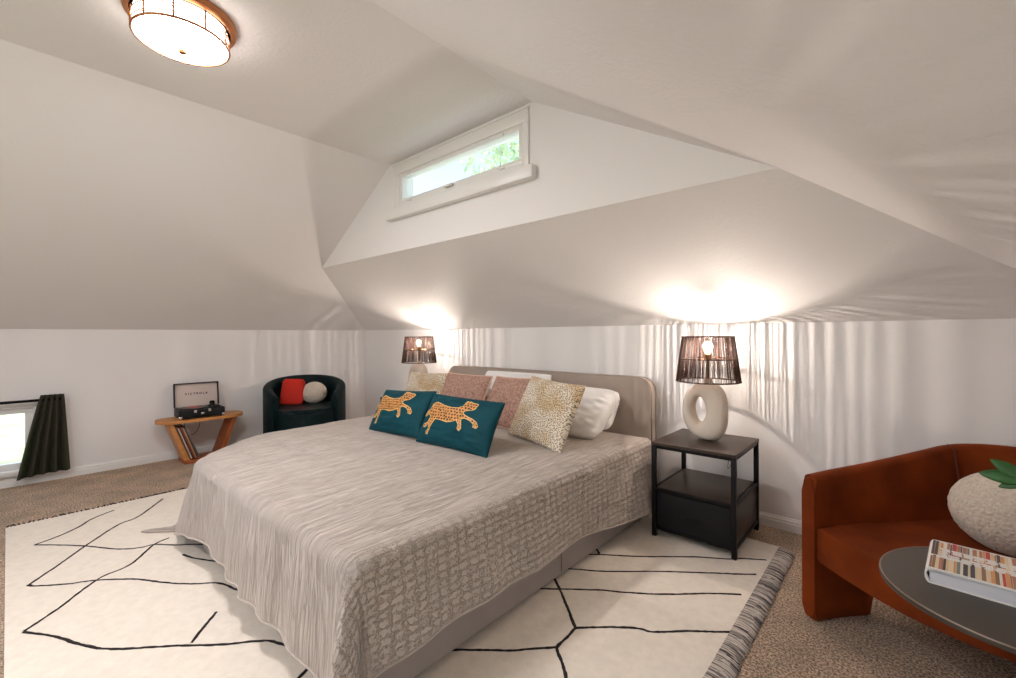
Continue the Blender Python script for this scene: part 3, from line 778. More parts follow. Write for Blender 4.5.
CATPOLY = [[(0.745, 0.127), (0.706, 0.1), (0.66, 0.1), (0.611, 0.076), (0.588, 0.091), (0.569, 0.075), (0.554, 0.118), (0.546, 0.204), (0.497, 0.253), (0.396, 0.27), (0.284, 0.247), (0.189, 0.208), (0.121, 0.189), (0.077, 0.244), (0.072, 0.364), (0.022, 0.419), (-0.016, 0.497), (0.018, 0.53), (0.087, 0.463), (0.111, 0.508), (0.098, 0.62), (0.037, 0.669), (0.046, 0.735), (0.089, 0.734), (0.138, 0.643), (0.142, 0.753), (0.122, 0.809), (0.136, 0.862), (0.167, 0.863), (0.168, 0.77), (0.186, 0.675), (0.217, 0.551), (0.303, 0.551), (0.405, 0.573), (0.494, 0.546), (0.544, 0.51), (0.593, 0.577), (0.6, 0.659), (0.632, 0.695), (0.657, 0.646), (0.638, 0.568), (0.6, 0.467), (0.646, 0.443), (0.718, 0.468), (0.771, 0.512), (0.782, 0.576), (0.832, 0.586), (0.846, 0.532), (0.808, 0.463), (0.735, 0.419), (0.644, 0.382), (0.598, 0.35), (0.607, 0.305), (0.691, 0.266), (0.728, 0.215)]]
def in_poly(x, y, P):
    c = np.zeros(x.shape, bool); j = len(P) - 1
    for i in range(len(P)):
        xi, yi = P[i]; xj, yj = P[j]
        c ^= ((yi > y) != (yj > y)) & (x < (xj - xi) * (y - yi) / (yj - yi + 1e-12) + xi); j = i
    return c
def poly_dist(x, y, P):
    d = np.full(x.shape, 9.0)
    for i in range(len(P)):
        a = np.array(P[i]); b = np.array(P[(i + 1) % len(P)]); ab = b - a
        t = np.clip(((x - a[0]) * ab[0] + (y - a[1]) * ab[1]) / (ab @ ab + 1e-12), 0, 1)
        d = np.minimum(d, np.hypot(x - a[0] - t * ab[0], y - a[1] - t * ab[1]))
    return d
def leopard(root, fr, w, h):
    """embroidered running cat lying on the front face of a cushion"""
    U, Vv, G = fr
    nv, nu = U.shape
    uc = ((U[:-1, :-1] + U[1:, 1:]) / 2) * w / 2; vc = ((Vv[:-1, :-1] + Vv[1:, 1:]) / 2) * h / 2
    ins = np.zeros(uc.shape, bool); dist = np.full(uc.shape, 9.0)
    for P in CATPOLY:
        Q = [((p[0] - .47) * .93 * w, (.5 - p[1]) * .96 * h) for p in P]
        ins |= in_poly(uc, vc, Q); dist = np.minimum(dist, poly_dist(uc, vc, Q))
    # rosettes
    rng = np.random.default_rng(5); spots = np.zeros(uc.shape, bool)
    gx = np.arange(-w / 2, w / 2, .0215); gy = np.arange(-h / 2, h / 2, .0165)
    for j, yy in enumerate(gy):
        for xx in gx + (.0107 if j % 2 else 0):
            cx = xx + rng.uniform(-.003, .003); cy = yy + rng.uniform(-.003, .003); rr = rng.uniform(.0046, .0062)
            spots |= ((uc - cx) / 1.25) ** 2 + (vc - cy) ** 2 < rr ** 2
    V = {}; vl = []; F = []; MI = []
    Gn = G.copy()
    dx = np.gradient(G, axis=1); dz = np.gradient(G, axis=0); N = np.cross(dx, dz); N /= (np.linalg.norm(N, axis=-1, keepdims=True) + 1e-9)
    N[N[..., 1] > 0] *= -1
    Gn = G + N * .002
    for j in range(nv - 1):
        for i in range(nu - 1):
            if not ins[j, i]: continue
            ids = []
            for (a, b) in ((j, i), (j, i + 1), (j + 1, i + 1), (j + 1, i)):
                if (a, b) not in V: V[(a, b)] = len(vl); vl.append(Gn[a, b])
                ids.append(V[(a, b)])
            F.append(ids); MI.append(1 if dist[j, i] < .0034 else (2 if spots[j, i] and dist[j, i] > .0042 else 0))
    o = mesh_obj('leopard_embroidery', vl, F, [M['gold'], M['goldlight'], M['spot']], root, True, None, MI)
    o['label'] = 'gold running leopard with dark spots'
for lab, bl_, ang, lean, roll in (('teal lumbar cushion with gold leopard, the front one nearest the foot of the bed', (2.955, -1.41, ZB), 4, 29, -1),
                                  ('teal lumbar cushion with gold leopard, partly behind its twin near the green armchair', (2.40, -1.38, ZB), -2, 30, 4)):
    root, fr = pillow('lumbar_cushion', lab, 'cushion', 'teal leopard cushions', M['teal'], bl_, ang, lean, .56, .31, .13, roll, nu=330, nv=186, pinch=.05, seed=31 + ang)
    leopard(root, fr, .56, .31)

# ------------------------------------------------------------------ nightstand + lamp
def nightstand():
    r = thing('nightstand', 'black metal nightstand with dark shelves and fabric drawer, beside the near side of the bed', 'nightstand', (4.276, -.362, RZ), 0, 'nightstands either side of the bed')
    x, y, zt = .208, .226, .524
    for sx in (-1, 1):
        for sy in (-1, 1):
            box_obj('leg', (sx * x - .012, sy * y - .012, 0), (sx * x + .012, sy * y + .012, zt - .012), M['blackmetal'], r, .002)
    box_obj('top', (-x - .013, -y - .013, zt - .012), (x + .013, y + .013, zt + .004), M['darkboard'], r, .002)
    box_obj('shelf', (-x + .012, -y, .262), (x - .012, y, .278), M['darkboard'], r, .002)
    bm = bmesh.new()
    for z in (.255, .04):
        for s in (-1, 1):
            add_box(bm, (-x, s * y - .008, z), (x, s * y + .008, z + .02), .002); add_box(bm, (s * x - .008, -y, z), (s * x + .008, y, z + .02), .002)
    for s in (-1, 1):
        add_box(bm, (-x, s * y - .008, zt - .03), (x, s * y + .008, zt - .012), .002); add_box(bm, (s * x - .008, -y, zt - .03), (s * x + .008, y, zt - .012), .002)
    autosmooth(bm_obj('rails', bm, M['blackmetal'], r))
    d = box_obj('drawer', (-x + .014, -y - .004, .045), (x - .014, y - .02, .25), M['blackfabric'], r, .006)
    box_obj('handle', (-.052, -y - .014, .140), (.052, -y - .004, .152), M['black'], d, .003)
    for s in (-1, 1): box_obj('side_panel', (s * x - .004, -y + .012, .06), (s * x + .004, y - .012, .25), M['darkboard'], r, .001)
    return r
ns = nightstand()

def table_lamp():
    r = thing('table_lamp', 'lit lamp with cord shade and pierced cream ceramic base on the near nightstand', 'lamp', (4.284, -.345, RZ + .528), 0, 'bedside lamps')
    # pierced ceramic base: loop whose section spans hole to outline
    bm = bmesh.new(); n, m = 72, 28; R = []
    for i in range(n):
        a = 2 * PI * i / n; ca, sa = math.cos(a), math.sin(a)
        ou = np.array((.122 * np.sign(ca) * abs(ca) ** .86, .165 + .165 * np.sign(sa) * abs(sa) ** .86))
        inn = np.array((-.042 + .037 * ca, .172 + .072 * sa)); ou[0] -= .016 * max(0, math.sin(PI * min(1, max(0, ou[1] / .33))))
        c = (ou + inn) / 2; h = (ou - inn) / 2
        ring = []
        for k in range(m):
            b = 2 * PI * k / m; cb, sb = math.cos(b), math.sin(b)
            p = c + h * np.sign(cb) * abs(cb) ** .8; d = .054 * np.sign(sb) * abs(sb) ** .8
            ring.append(bm.verts.new((p[0], d, max(0, p[1]))))
        R.append(ring)
    for i in range(n):
        for k in range(m):
            bm.faces.new((R[i][k], R[(i + 1) % n][k], R[(i + 1) % n][(k + 1) % m], R[i][(k + 1) % m]))
    o = bm_obj('base', bm, M['ceramic'], r, True); o.rotation_euler = (0, 0, -.05)
    lathe_obj('neck', [(.026, .318), (.024, .33), (.021, .345), (.021, .352), (0, .352)], M['ceramic'], r, 32)
    lathe_obj('stem', [(.009, .35), (.009, .46), (.018, .462), (.018, .492), (.013, .496), (0, .496)], M['brass'], r, 24)
    lathe_obj('bulb', [(0, .484), (.013, .488), (.014, .50), (.026, .522), (.029, .538), (.026, .553), (.014, .565), (0, .568)], M['bulb'], r, 24)
    tube_obj('filament', [(0, 0, .526), (0, 0, .546)], .0024, M['filament'], r, 8)
    z0, z1, r0, r1 = .338, .592, .171, .138
    zm = .466
    def rad(z): return r0 + (r1 - r0) * (z - z0) / (z1 - z0)
    bm = bmesh.new(); rg = random.Random(3); a = 0
    while a < 2 * PI - .02:
        w = rg.uniform(.0013, .0020)
        j = rg.uniform(-.02, .02)
        pts = []
        for z, dj in ((z0, 0), (zm, j * .4), (z1, j)):
            rr = rad(z); pts.append((rr * math.cos(a + dj), rr * math.sin(a + dj), z))
        add_tube(bm, pts, w, 5)
        a += rg.choice((.029, .034, .038, .044, .052)) * rg.uniform(.9, 1.1)
    sh = bm_obj('shade', bm, M['cane'], r, True)
    for z in (z0, zm, z1):
        tube_obj('ring', [(rad(z) * math.cos(2 * PI * k / 64), rad(z) * math.sin(2 * PI * k / 64), z) for k in range(64)], .0038, M['cane'], sh, 8, True)
    bm = bmesh.new()      # spider holding the shade
    for k in range(3):
        b = 2 * PI * k / 3 + .4; add_tube(bm, [(.012 * math.cos(b), .012 * math.sin(b), .466), (rad(zm) * math.cos(b), rad(zm) * math.sin(b), zm)], .0018, 6)
    bm_obj('shade_carrier', bm, M['brass'], r, True)
    tube_obj('cord', crom([(.03, .05, .006), (.05, .16, .006), (.05, .262, -.05), (.03, .27, -.22), (.06, .285, -.16), (.045, .30, -.195)], 8), .0025, M['greycord'], r, 6)
    return r
lamp = table_lamp()

ns2 = copy_tree(ns); ns2.location = (1.478, -.335, RZ)
tag(ns2, 'black nightstand on the far side of the bed, almost hidden by cushions')
lamp2 = copy_tree(lamp); lamp2.location = (1.512, -.29, RZ + .528)
tag(lamp2, 'lit cord shade lamp on the far nightstand near the green armchair')

ol = thing('wall_outlet', 'white wall outlet with plug seen through the near nightstand', 'outlet', (4.305, -.0, .33))
box_obj('cover_plate', (-.035, -.006, -.057), (.035, 0, .057), M['outlet'], ol, .003)
for z in (-.022, .024): box_obj('socket', (-.017, -.009, z - .014), (.017, -.006, z + .014), M['outlet'], ol, .002)

# ------------------------------------------------------------------ ceiling light
cl = thing('ceiling_light', 'round bronze flush ceiling light with glowing frosted glass', 'ceiling light', (2.885, -2.53, ZC))
lathe_obj('canopy', [(0, 0), (.196, 0), (.197, -.010), (.192, -.024), (.180, -.030), (.172, -.030)], M['bronze'], cl, 64)
lathe_obj('glass_drum', [(.160, -.028), (.162, -.06), (.160, -.100)], M['drumglass'], cl, 64)
lathe_obj('glass_bowl', [(.158, -.100), (.150, -.108), (.12, -.121), (.07, -.131), (0, -.134)], M['diffuser'], cl, 64)
def hoop(name, r, z, t, par, n=64): return tube_obj(name, [(r * math.cos(2 * PI * k / n), r * math.sin(2 * PI * k / n), z) for k in range(n)], t, M['bronze'], par, 8, True)
hoop('bottom_ring', .165, -.102, .0055, cl); hoop('wire_hoop', .166, -.050, .0026, cl); hoop('wire_hoop', .166, -.082, .0026, cl)
for k in range(10):
    b = 2 * PI * k / 10 + .25
    bar = tube_obj('upright', [(.167 * math.cos(b), .167 * math.sin(b), -.028), (.167 * math.cos(b), .167 * math.sin(b), -.102)], .0034, M['bronze'], cl, 6)
    for z in (-.063, -.092):
        tube_obj('cross_bar', [(.168 * math.cos(b + d), .168 * math.sin(b + d), z) for d in (-.16, -.08, 0, .08, .16)], .0022, M['bronze'], bar, 6)
lathe_obj('finial', [(0, -.152), (.012, -.151), (.017, -.145), (.017, -.138), (.008, -.134), (.008, -.12)], M['bronze'], cl, 24)

fill_cl = copy_tree(cl); fill_cl.location = (3.25, -4.0, ZC)  # extra lamp added out of view to even out the room's light
tag(fill_cl, 'added copy of the bronze ceiling light, unseen fill behind the camera')
tag(cl, 'round bronze flush ceiling light with glowing frosted glass above the bed foot')
for o_ in (cl, fill_cl): o_['group'] = 'ceiling lights'

# ------------------------------------------------------------------ upholstered chairs
def shell_obj(name, path, th, zb, mat, parent, nz=12, skip=None, pad=0.0, padz=None):
    """path: list of (x, y, ztop); wall of thickness th with rounded rim standing on zb"""
    P = [np.array(p, float) for p in path]; n = len(P); bm = bmesh.new(); R = []
    for i, p in enumerate(P):
        t = P[min(i + 1, n - 1)][:2] - P[max(i - 1, 0)][:2]; t /= np.hypot(*t); nn = np.array((-t[1], t[0]))
        h = th / 2; zt = p[2]; zb_i = zb(i / (n - 1)) if callable(zb) else zb
        sec = [(-h, zb_i + .01), (-h + .01, zb_i), (h - .01, zb_i), (h, zb_i + .01)]
        for k in range(1, nz): sec.append((h, zb_i + (zt - h * .8 - zb_i) * k / nz))
        for k in range(9):
            a = PI * k / 8; sec.append((h * math.cos(a), zt - h * .8 + h * .8 * math.sin(a)))
        pd = pad * min(1, 2.6 * min(i, n - 1 - i) / (n - 1)) ** 1.5
        if zb_i < .1: pd *= .35
        sec[0] = (-h - pd, sec[0][1]); sec[1] = (-h + .01 - pd, sec[1][1])
        for k in range(nz - 1, 0, -1): sec.append((-h - pd * (1 - k / nz), zb_i + (zt - h * .8 - zb_i) * k / nz))
        R.append([bm.verts.new((p[0] + nn[0] * d, p[1] + nn[1] * d, z)) for d, z in sec])
    m = len(R[0])
    for i in range(n - 1):
        for k in range(m):
            bm.faces.new((R[i][k], R[i][(k + 1) % m], R[i + 1][(k + 1) % m], R[i + 1][k]))
    bm.faces.new(R[0][::-1]); bm.faces.new(R[-1])
    for end in (R[0], R[-1]):
        es = [e for e in bm.edges if e.verts[0] in end and e.verts[1] in end and not (skip and all(skip(v.co.z) for v in e.verts))]
        try: bmesh.ops.bevel(bm, geom=es, offset=.014, segments=3, affect='EDGES', clamp_overlap=True)
        except Exception: pass
    return autosmooth(bm_obj(name, bm, mat, parent), 50)

def seat_obj(name, outline, z0, z1, mat, parent, crown=.015, bev=.022):
    bm = bmesh.new()
    add_prism(bm, [(p[0], p[1], z0) for p in outline], z1 - z0, (0, 0, 1))
    es = [e for e in bm.edges if len({round(v.co.z, 4) for v in e.verts}) == 1]
    bmesh.ops.bevel(bm, geom=es, offset=bev, segments=4, affect='EDGES')
    o = autosmooth(bm_obj(name, bm, mat, parent), 55)
    return o

# rust armchair: local frame w (x) across, s (-y front, +y back)
ang = math.atan2(-.42, .906)
ac = thing('armchair', 'rust orange velvet three legged armchair in the right corner', 'armchair', (5.22, -1.056, 0), ang)
left = [(-.425, 0, .578), (-.40, .12, .592), (-.368, .25, .606), (-.335, .40, .624), (-.30, .55, .645), (-.268, .675, .664)]
back = [(-.215, .755, .674), (-.13, .805, .679), (0, .825, .681)]
half = left + back
full = half + [(-p[0], p[1], p[2]) for p in half[-2::-1]]
path = crom(full, 6)
nleg = .22
shl = shell_obj('back_shell', path, .058, lambda q: 0.0 if path[int(round(q * (len(path) - 1)))][1] < .255 else .20, M['velvet_rust'], ac, pad=.12, padz=.20)
bm = bmesh.new(); bm.from_mesh(shl.data)     # the slab legs under the two arms
bmesh.ops.bisect_plane(bm, geom=list(bm.verts) + list(bm.edges) + list(bm.faces), plane_co=(0, 0, .245), plane_no=(0, 0, 1))
low = [f for f in bm.faces if f.calc_center_median().z < .2449 and f.calc_center_median().y < .34 and all(v.co.y < .34 for v in f.verts)]
for sg in (-1, 1):
    b2 = bmesh.new(); mp_ = {}
    for f in low:
        if f.calc_center_median().x * sg < 0: continue
        for v in f.verts:
            if v not in mp_: mp_[v] = b2.verts.new(v.co)
        b2.faces.new([mp_[v] for v in f.verts])
    autosmooth(bm_obj('leg', b2, M['velvet_rust'], ac), 50)
bmesh.ops.delete(bm, geom=low, context='FACES')
bm.to_mesh(shl.data); bm.free(); autosmooth(shl, 50)
shell_obj('leg', [(x, .825 - .9 * x * x - .012, .235) for x in np.linspace(-.13, .13, 9)], .058, 0.0, M['velvet_rust'], ac, nz=4)
# seat
so = []
for w_, s_ in crom([(-.405, .012), (-.25, -.045), (-.10, -.082), (0, -.090), (.10, -.082), (.25, -.045), (.405, .012)], 5): so.append((w_, s_))
for p in crom([(p[0] * -1 - .03, p[1]) for p in left[1:]] , 3): so.append((p[0], p[1]))
so += [(.19, .735), (0, .80), (-.19, .735)]
for p in crom([(p[0] + .03, p[1]) for p in left[:0:-1]], 3): so.append((p[0], p[1]))
seat_obj('seat', so, .245, .378, M['velvet_rust'], ac)
for s in (-1, 1):
    tube_obj('seam', [(s * (.268 - .085), .675 - .06, .40), (s * (.268 - .055), .675 - .032, .52), (s * (.268 - .031), .675 - .012, .645), (s * .262, .68, .667), (s * .30, .69, .64)], .003, M['velvet_rust_seam'], ac, 6)

# boucle ball cushion on it
bc = thing('ball_cushion', 'large round cream boucle cushion on the rust armchair', 'cushion', (5.400, -.70, .372))
V = []; F = []; n1, n2 = 96, 48
for j in range(n2 + 1):
    a = PI * j / n2
    for i in range(n1):
        b = 2 * PI * i / n1
        d = np.array((math.sin(a) * math.cos(b), math.sin(a) * math.sin(b), math.cos(a)))
        k = 1 + .02 * float(vnoise(b * 14 + 3, a * 14)) + .012 * float(vnoise(b * 30, a * 30 + 7))
        V.append(((.165 * d[0]) * k, .135 * d[1] * k, (.142 + .142 * d[2] * k)))
for j in range(n2):
    for i in range(n1):
        F.append((j * n1 + i, (j + 1) * n1 + i, (j + 1) * n1 + (i + 1) % n1, j * n1 + (i + 1) % n1))
o = mesh_obj('cover', V, F, M['boucle'], bc, True); o.rotation_euler = (-.22, 0, ang + .1)

# green tub chair
gang = math.atan2(.915, .40) - PI      # local -y faces the camera side
gc = thing('tub_chair', 'dark green velvet tub chair by the far corner', 'armchair', (.52, -.98, 0), math.atan2(.4, .915) + PI / 2 + 0)
gc.rotation_euler = (0, 0, math.atan2(-.4, .915) + PI / 2)
gp = []
for k in range(33):
    a = math.radians(-40) + math.radians(260) * k / 32
    x, y = .345 * math.cos(a), .345 * math.sin(a)
    tt = k / 32
    z = .722 - .15 * abs(2 * tt - 1) ** 2.2
    gp.append((x * (1 if abs(x) < .3 else 1), y, z))
shell_obj('back_shell', gp, .085, .06, M['velvet_green'], gc)
so = [(.312 * math.cos(2 * PI * k / 40), .312 * math.sin(2 * PI * k / 40) if math.sin(2 * PI * k / 40) > 0 else .40 * math.sin(2 * PI * k / 40)) for k in range(40)]
seat_obj('seat', so, .08, .435, M['velvet_green'], gc, bev=.045)
sp = [(x * 1.005, y * 1.005, .375) for x, y in so]
lathe_obj('plinth', [(.30, 0), (.30, .08)], M['black'], gc, 40, (0, 0, 0), True)

rc = thing('rolled_throw', 'folded red knitted throw standing in the green tub chair', 'throw', (.52, -.98, .415))
bm = bmesh.new()
def superell(a, rx, ry, p=.6): return (rx * np.sign(math.cos(a)) * abs(math.cos(a)) ** p, ry * np.sign(math.sin(a)) * abs(math.sin(a)) ** p)
R = []
for j in range(49):
    z = .245 * j / 48; k = 1 + .035 * abs(math.sin(z * 130)) + .03 * math.sin(z * 17)
    k *= (.90 + .10 * min(1, j / 3)) * (.80 + .2 * min(1, (48 - j) / 5))
    R.append([bm.verts.new((superell(2 * PI * i / 40, .095, .05)[0] * k + .012 * z / .245, superell(2 * PI * i / 40, .095, .05)[1] * k, z)) for i in range(40)])
for a, b in zip(R, R[1:]):
    for i in range(40): bm.faces.new((a[i], a[(i + 1) % 40], b[(i + 1) % 40], b[i]))
bm.faces.new(R[0][::-1]); bm.faces.new(R[-1])
autosmooth(bm_obj('knit_body', bm, M['redknit'], rc), 60)
rc.rotation_euler = (-.12, .06, gc.rotation_euler.z)
rw = Matrix.Rotation(gc.rotation_euler.z, 4, 'Z')
rc.location = Vector((.52, -.98, .438)) + (rw @ Vector((-.135, .10, 0)))
rc.scale = (1.12, 1.12, 1.06)
sc = thing('ball_cushion', 'small round cream cushion beside the red throw in the green chair', 'cushion', (0, 0, 0))
o = mesh_obj('cover', [(v[0] * .77, v[1] * .72, v[2] * .80) for v in V], F, M['boucle'], sc, True)
sc.location = Vector((.52, -.98, .432)) + (rw @ Vector((.085, .105, 0))); sc.rotation_euler = (-.15, 0, gc.rotation_euler.z)

# ------------------------------------------------------------------ record player table
rt = thing('side_table', 'low oak side table with slanted legs by the left wall', 'side table', (.20, -1.815, -.012))
out = crom([(-.13, -.27, .392), (-.05, -.335, .392), (.06, -.335, .392), (.14, -.26, .392), (.155, 0, .392), (.14, .26, .392), (.06, .335, .392), (-.05, .335, .392), (-.13, .27, .392), (-.14, 0, .392)], 6, True)
bm = bmesh.new(); add_prism(bm, [(p[0], p[1], .388) for p in out], .026, (0, 0, 1))
bmesh.ops.bevel(bm, geom=[e for e in bm.edges if len({round(v.co.z, 4) for v in e.verts}) == 1], offset=.005, segments=2, affect='EDGES')
autosmooth(bm_obj('table_top', bm, M['wood'], rt))
for s in (-1, 1):
    pts = [(s * .27, .388), (s * .235, .388), (s * .10, .0), (s * .14, .0)]
    pts = [(y, max(z, .012)) for y, z in pts]
    bm = bmesh.new(); add_prism(bm, [(-.10, y, z) for y, z in pts], .21, (1, 0, 0))
    autosmooth(bm_obj('leg', bm, M['redwood'] if s > 0 else M['wood'], rt))
box_obj('bottom_shelf', (-.10, -.155, .012), (.118, .155, .045), M['redwood'], rt, .003)
# records leaning on the slanted leg
RC = [lin(c) for c in ((196, 182, 168), (60, 50, 54), (150, 60, 44), (190, 150, 100), (50, 62, 74), (120, 106, 96))]
first = None
slm = pbr('record_sleeve', RC[0], .5)
for k in range(6):
    nm = pbr('record_sleeve_%d' % k, RC[k], .5)
    o = box_obj('record', (-.12, -.004, 0), (.13, .004, .30), nm, None, .001)
    th_ = math.radians(19); 
    o.location = (.20, -1.83 - .088 + k * .0115, .048); o.rotation_euler = (th_, 0, 0)
    tag(o, 'vinyl record sleeve leaning inside the low oak table', 'record', 'records leaning inside the oak side table')

# record player
rp = thing('record_player', 'black suitcase record player open on the oak side table', 'record player', (.205, -1.828, .402), -.045)
case = box_obj('case', (-.105, -.178, .010), (.125, .178, .082), M['blackvinyl'], rp, .006)
for sy in (-1, 1):
    for sx in (-1, 1):
        lathe_obj('foot', [(.010, 0), (.011, .011)], M['black'], rp, 12, (sx * .09 + .01, sy * .15, 0), True)
    box_obj('corner_protector', (.112, sy * .166 - .014, .008), (.127, sy * .166 + .014, .030), M['chrome'], case, .004)
for y in (-.055, .055): box_obj('latch', (.124, y - .011, .055), (.129, y + .011, .078), M['chrome'], case, .002)
box_obj('badge', (.124, -.012, .028), (.128, .012, .052), M['chrome'], case, .002)
tube_obj('handle', crom([(.127, -.05, .05), (.142, -.045, .035), (.145, 0, .030), (.142, .045, .035), (.127, .05, .05)], 6), .005, M['black'], case, 8)
box_obj('deck', (-.095, -.168, .080), (.115, .168, .085), M['black'], rp, .002)
lathe_obj('platter', [(0, .090), (.10, .090), (.10, .085), (0, .085)], M['record'], rp, 48, (.005, -.045, 0))
lathe_obj('record_label', [(0, .0915), (.045, .0915), (.045, .0905)], M['recordlabel'], rp, 32, (.005, -.045, 0))
bm = bmesh.new(); add_tube(bm, [(-.06, .11, .105), (.0, .105, .106), (.06, .07, .102)], .005, 8); add_lathe(bm, [(.022, .085), (.022, .125), (.012, .13), (0, .13)], 20, (-.055, .112, 0)); add_box(bm, (.05, .055, .092), (.075, .075, .106), .003)
autosmooth(bm_obj('tonearm', bm, M['black'], rp))
for y in (.10, .135): lathe_obj('knob', [(.011, .085), (.011, .098), (0, .099)], M['black'], rp, 16, (.09, y, 0))
Ml = Matrix.Translation((-.100, 0, .085)) @ Matrix.Rotation(-.10, 4, 'Y')
lid = thing('lid', None, None); lid.parent = rp; lid.matrix_local = Ml
lf = bmesh.new()
for lo, hi in (((-.022, -.178, 0), (-.016, .178, .222)), ((-.016, -.178, 0), (.016, -.169, .222)), ((-.016, .169, 0), (.016, .178, .222)), ((-.016, -.169, .213), (.016, .169, .222))):
    add_box(lf, lo, hi, .003)
lid_m = autosmooth(bm_obj('lid', lf, M['blackvinyl'], rp)); lid_m.matrix_local = Ml
box_obj('lining', (-.0165, -.169, .003), (-.0135, .169, .213), M['liner'], lid_m, .0)
fc = bpy.data.curves.new('lettering', 'FONT'); fc.body = 'VICTROLA'; fc.size = .027; fc.offset = .0009; fc.align_x = 'CENTER'; fc.align_y = 'CENTER'; fc.space_character = 1.55; fc.extrude = .0006
fo = bpy.data.objects.new('lettering', fc); COL.objects.link(fo); fc.materials.append(M['ink'])
bpy.context.view_layer.update()
dg = bpy.context.evaluated_depsgraph_get(); lme = bpy.data.meshes.new_from_object(fo.evaluated_get(dg))
bpy.data.objects.remove(fo); bpy.data.curves.remove(fc)
fo = bpy.data.objects.new('lettering', lme); COL.objects.link(fo); fo.parent = lid_m
if not lme.materials: lme.materials.append(M['ink'])
fo.matrix_local = Matrix.Translation((-.0128, 0, .118)) @ Matrix(((0, 0, 1, 0), (1, 0, 0, 0), (0, 1, 0, 0), (0, 0, 0, 1)))
bpy.data.objects.remove(lid)
bm = bmesh.new()
add_tube(bm, crom([(-.10, -.10, .04), (-.14, -.10, .0), (-.145, -.09, -.08), (-.16, -.10, -.16)], 6), .003, 6)
add_tube(bm, crom([(-.10, .03, .04), (-.14, .03, .0), (-.15, .03, -.10), (-.15, .0, -.17), (-.17, -.06, -.20), (-.17, -.11, -.17), (-.17, -.12, -.13)], 6), .003, 6)
bm_obj('cord', bm, M['black'], rp, True)

# ------------------------------------------------------------------ round coffee table, book, plant
CT = Vector((5.341, -1.378, 0))
ct = thing('coffee_table', 'round dark metal side table in front of the rust armchair', 'table', CT)
lathe_obj('table_top', [(0, .484), (.262, .484), (.2695, .487), (.2705, .492), (.2695, .497), (.266, .4995), (.263, .500), (0, .500)], M['steel'], ct, 96)
tube_obj('rim', [(.2675 * math.cos(2 * PI * k / 96), .2675 * math.sin(2 * PI * k / 96), .4985) for k in range(96)], .0022, M['steeledge'], ct, 6, True)
lathe_obj('pedestal', [(.022, .02), (.022, .47), (.06, .484)], M['steel'], ct, 32, (.05, -.06, 0))
lathe_obj('foot_plate', [(0, .001), (.16, .001), (.165, .008), (.16, .016), (.03, .022), (.022, .03)], M['steel'], ct, 48, (.05, -.06, 0))

bk = thing('book', 'thick book with a cover of coloured book spines on the round table', 'book', (5.168, -1.430, .5005), math.atan2(-.012, .155))
BL, BW, BT = .20, .222, .041
box_obj('pages', (.005, .004, .003), (BL - .004, BW - .004, BT - .003), M['pages'], bk, .001)
bm = bmesh.new()
pr = [(BL, 0), (.006, 0)] + [(.006 - .010 * math.sin(PI * k / 10), BT / 2 - BT / 2 * math.cos(PI * k / 10)) for k in range(1, 10)] + [(.006, BT), (BL, BT)]
inner = [(BL, BT - .003), (.007, BT - .003)] + [(.0075 - .008 * math.sin(PI * k / 10), BT / 2 + (BT / 2 - .003) * math.cos(PI * k / 10)) for k in range(1, 10)] + [(.007, .003), (BL, .003)]
lp = pr + inner
add_prism(bm, [(x, 0, z) for x, z in lp], BW, (0, 1, 0))
bmesh.ops.triangulate(bm, faces=[f for f in bm.faces if len(f.verts) > 4])
autosmooth(bm_obj('cover', bm, M['bookwhite'], bk))
cols = [lin(c) for c in ((222, 190, 142), (150, 110, 84), (92, 74, 66), (176, 120, 92), (226, 206, 172), (214, 150, 92), (120, 128, 122), (232, 222, 206), (70, 62, 66), (186, 66, 58))]
cm = [pbr('printed_spine_%d' % i, c, .5) for i, c in enumerate(cols)] + [M['bookwhite']]
V2 = []; F2 = []; MI2 = []
def quad(x0, x1, y0, y1, z, m):
    b = len(V2); V2.extend([(x0, y0, z), (x1, y0, z), (x1, y1, z), (x0, y1, z)]); F2.append((b, b + 1, b + 2, b + 3)); MI2.append(m)
rg = random.Random(4)
for row, (y0, y1) in enumerate(((.004, .098), (.102, .218))):
    x = .004
    while x < BL - .006:
        w_ = rg.uniform(.003, .009); m = rg.randrange(10)
        quad(x, min(x + w_, BL - .003), y0, y1 - rg.uniform(0, .012), BT + .0004, m); x += w_ + .0006
for (y0, y1) in ((.084, .118), (.126, .160)):           # white torn-paper title strips, two lines
    x = .022
    while x < BL - .02:
        w_ = rg.uniform(.014, .022)
        for q in range(3):
            yy = y0 + (y1 - y0) * q / 3 + rg.uniform(-.002, .002)
            quad(x + rg.uniform(-.003, .003), x + w_ * rg.uniform(.8, 1.05), yy, yy + rg.uniform(.0095, .0125), BT + .0009 + .0001 * q, 10)
        x += w_ + .003
mesh_obj('cover_print', V2, F2, cm, bk, False, None, MI2)

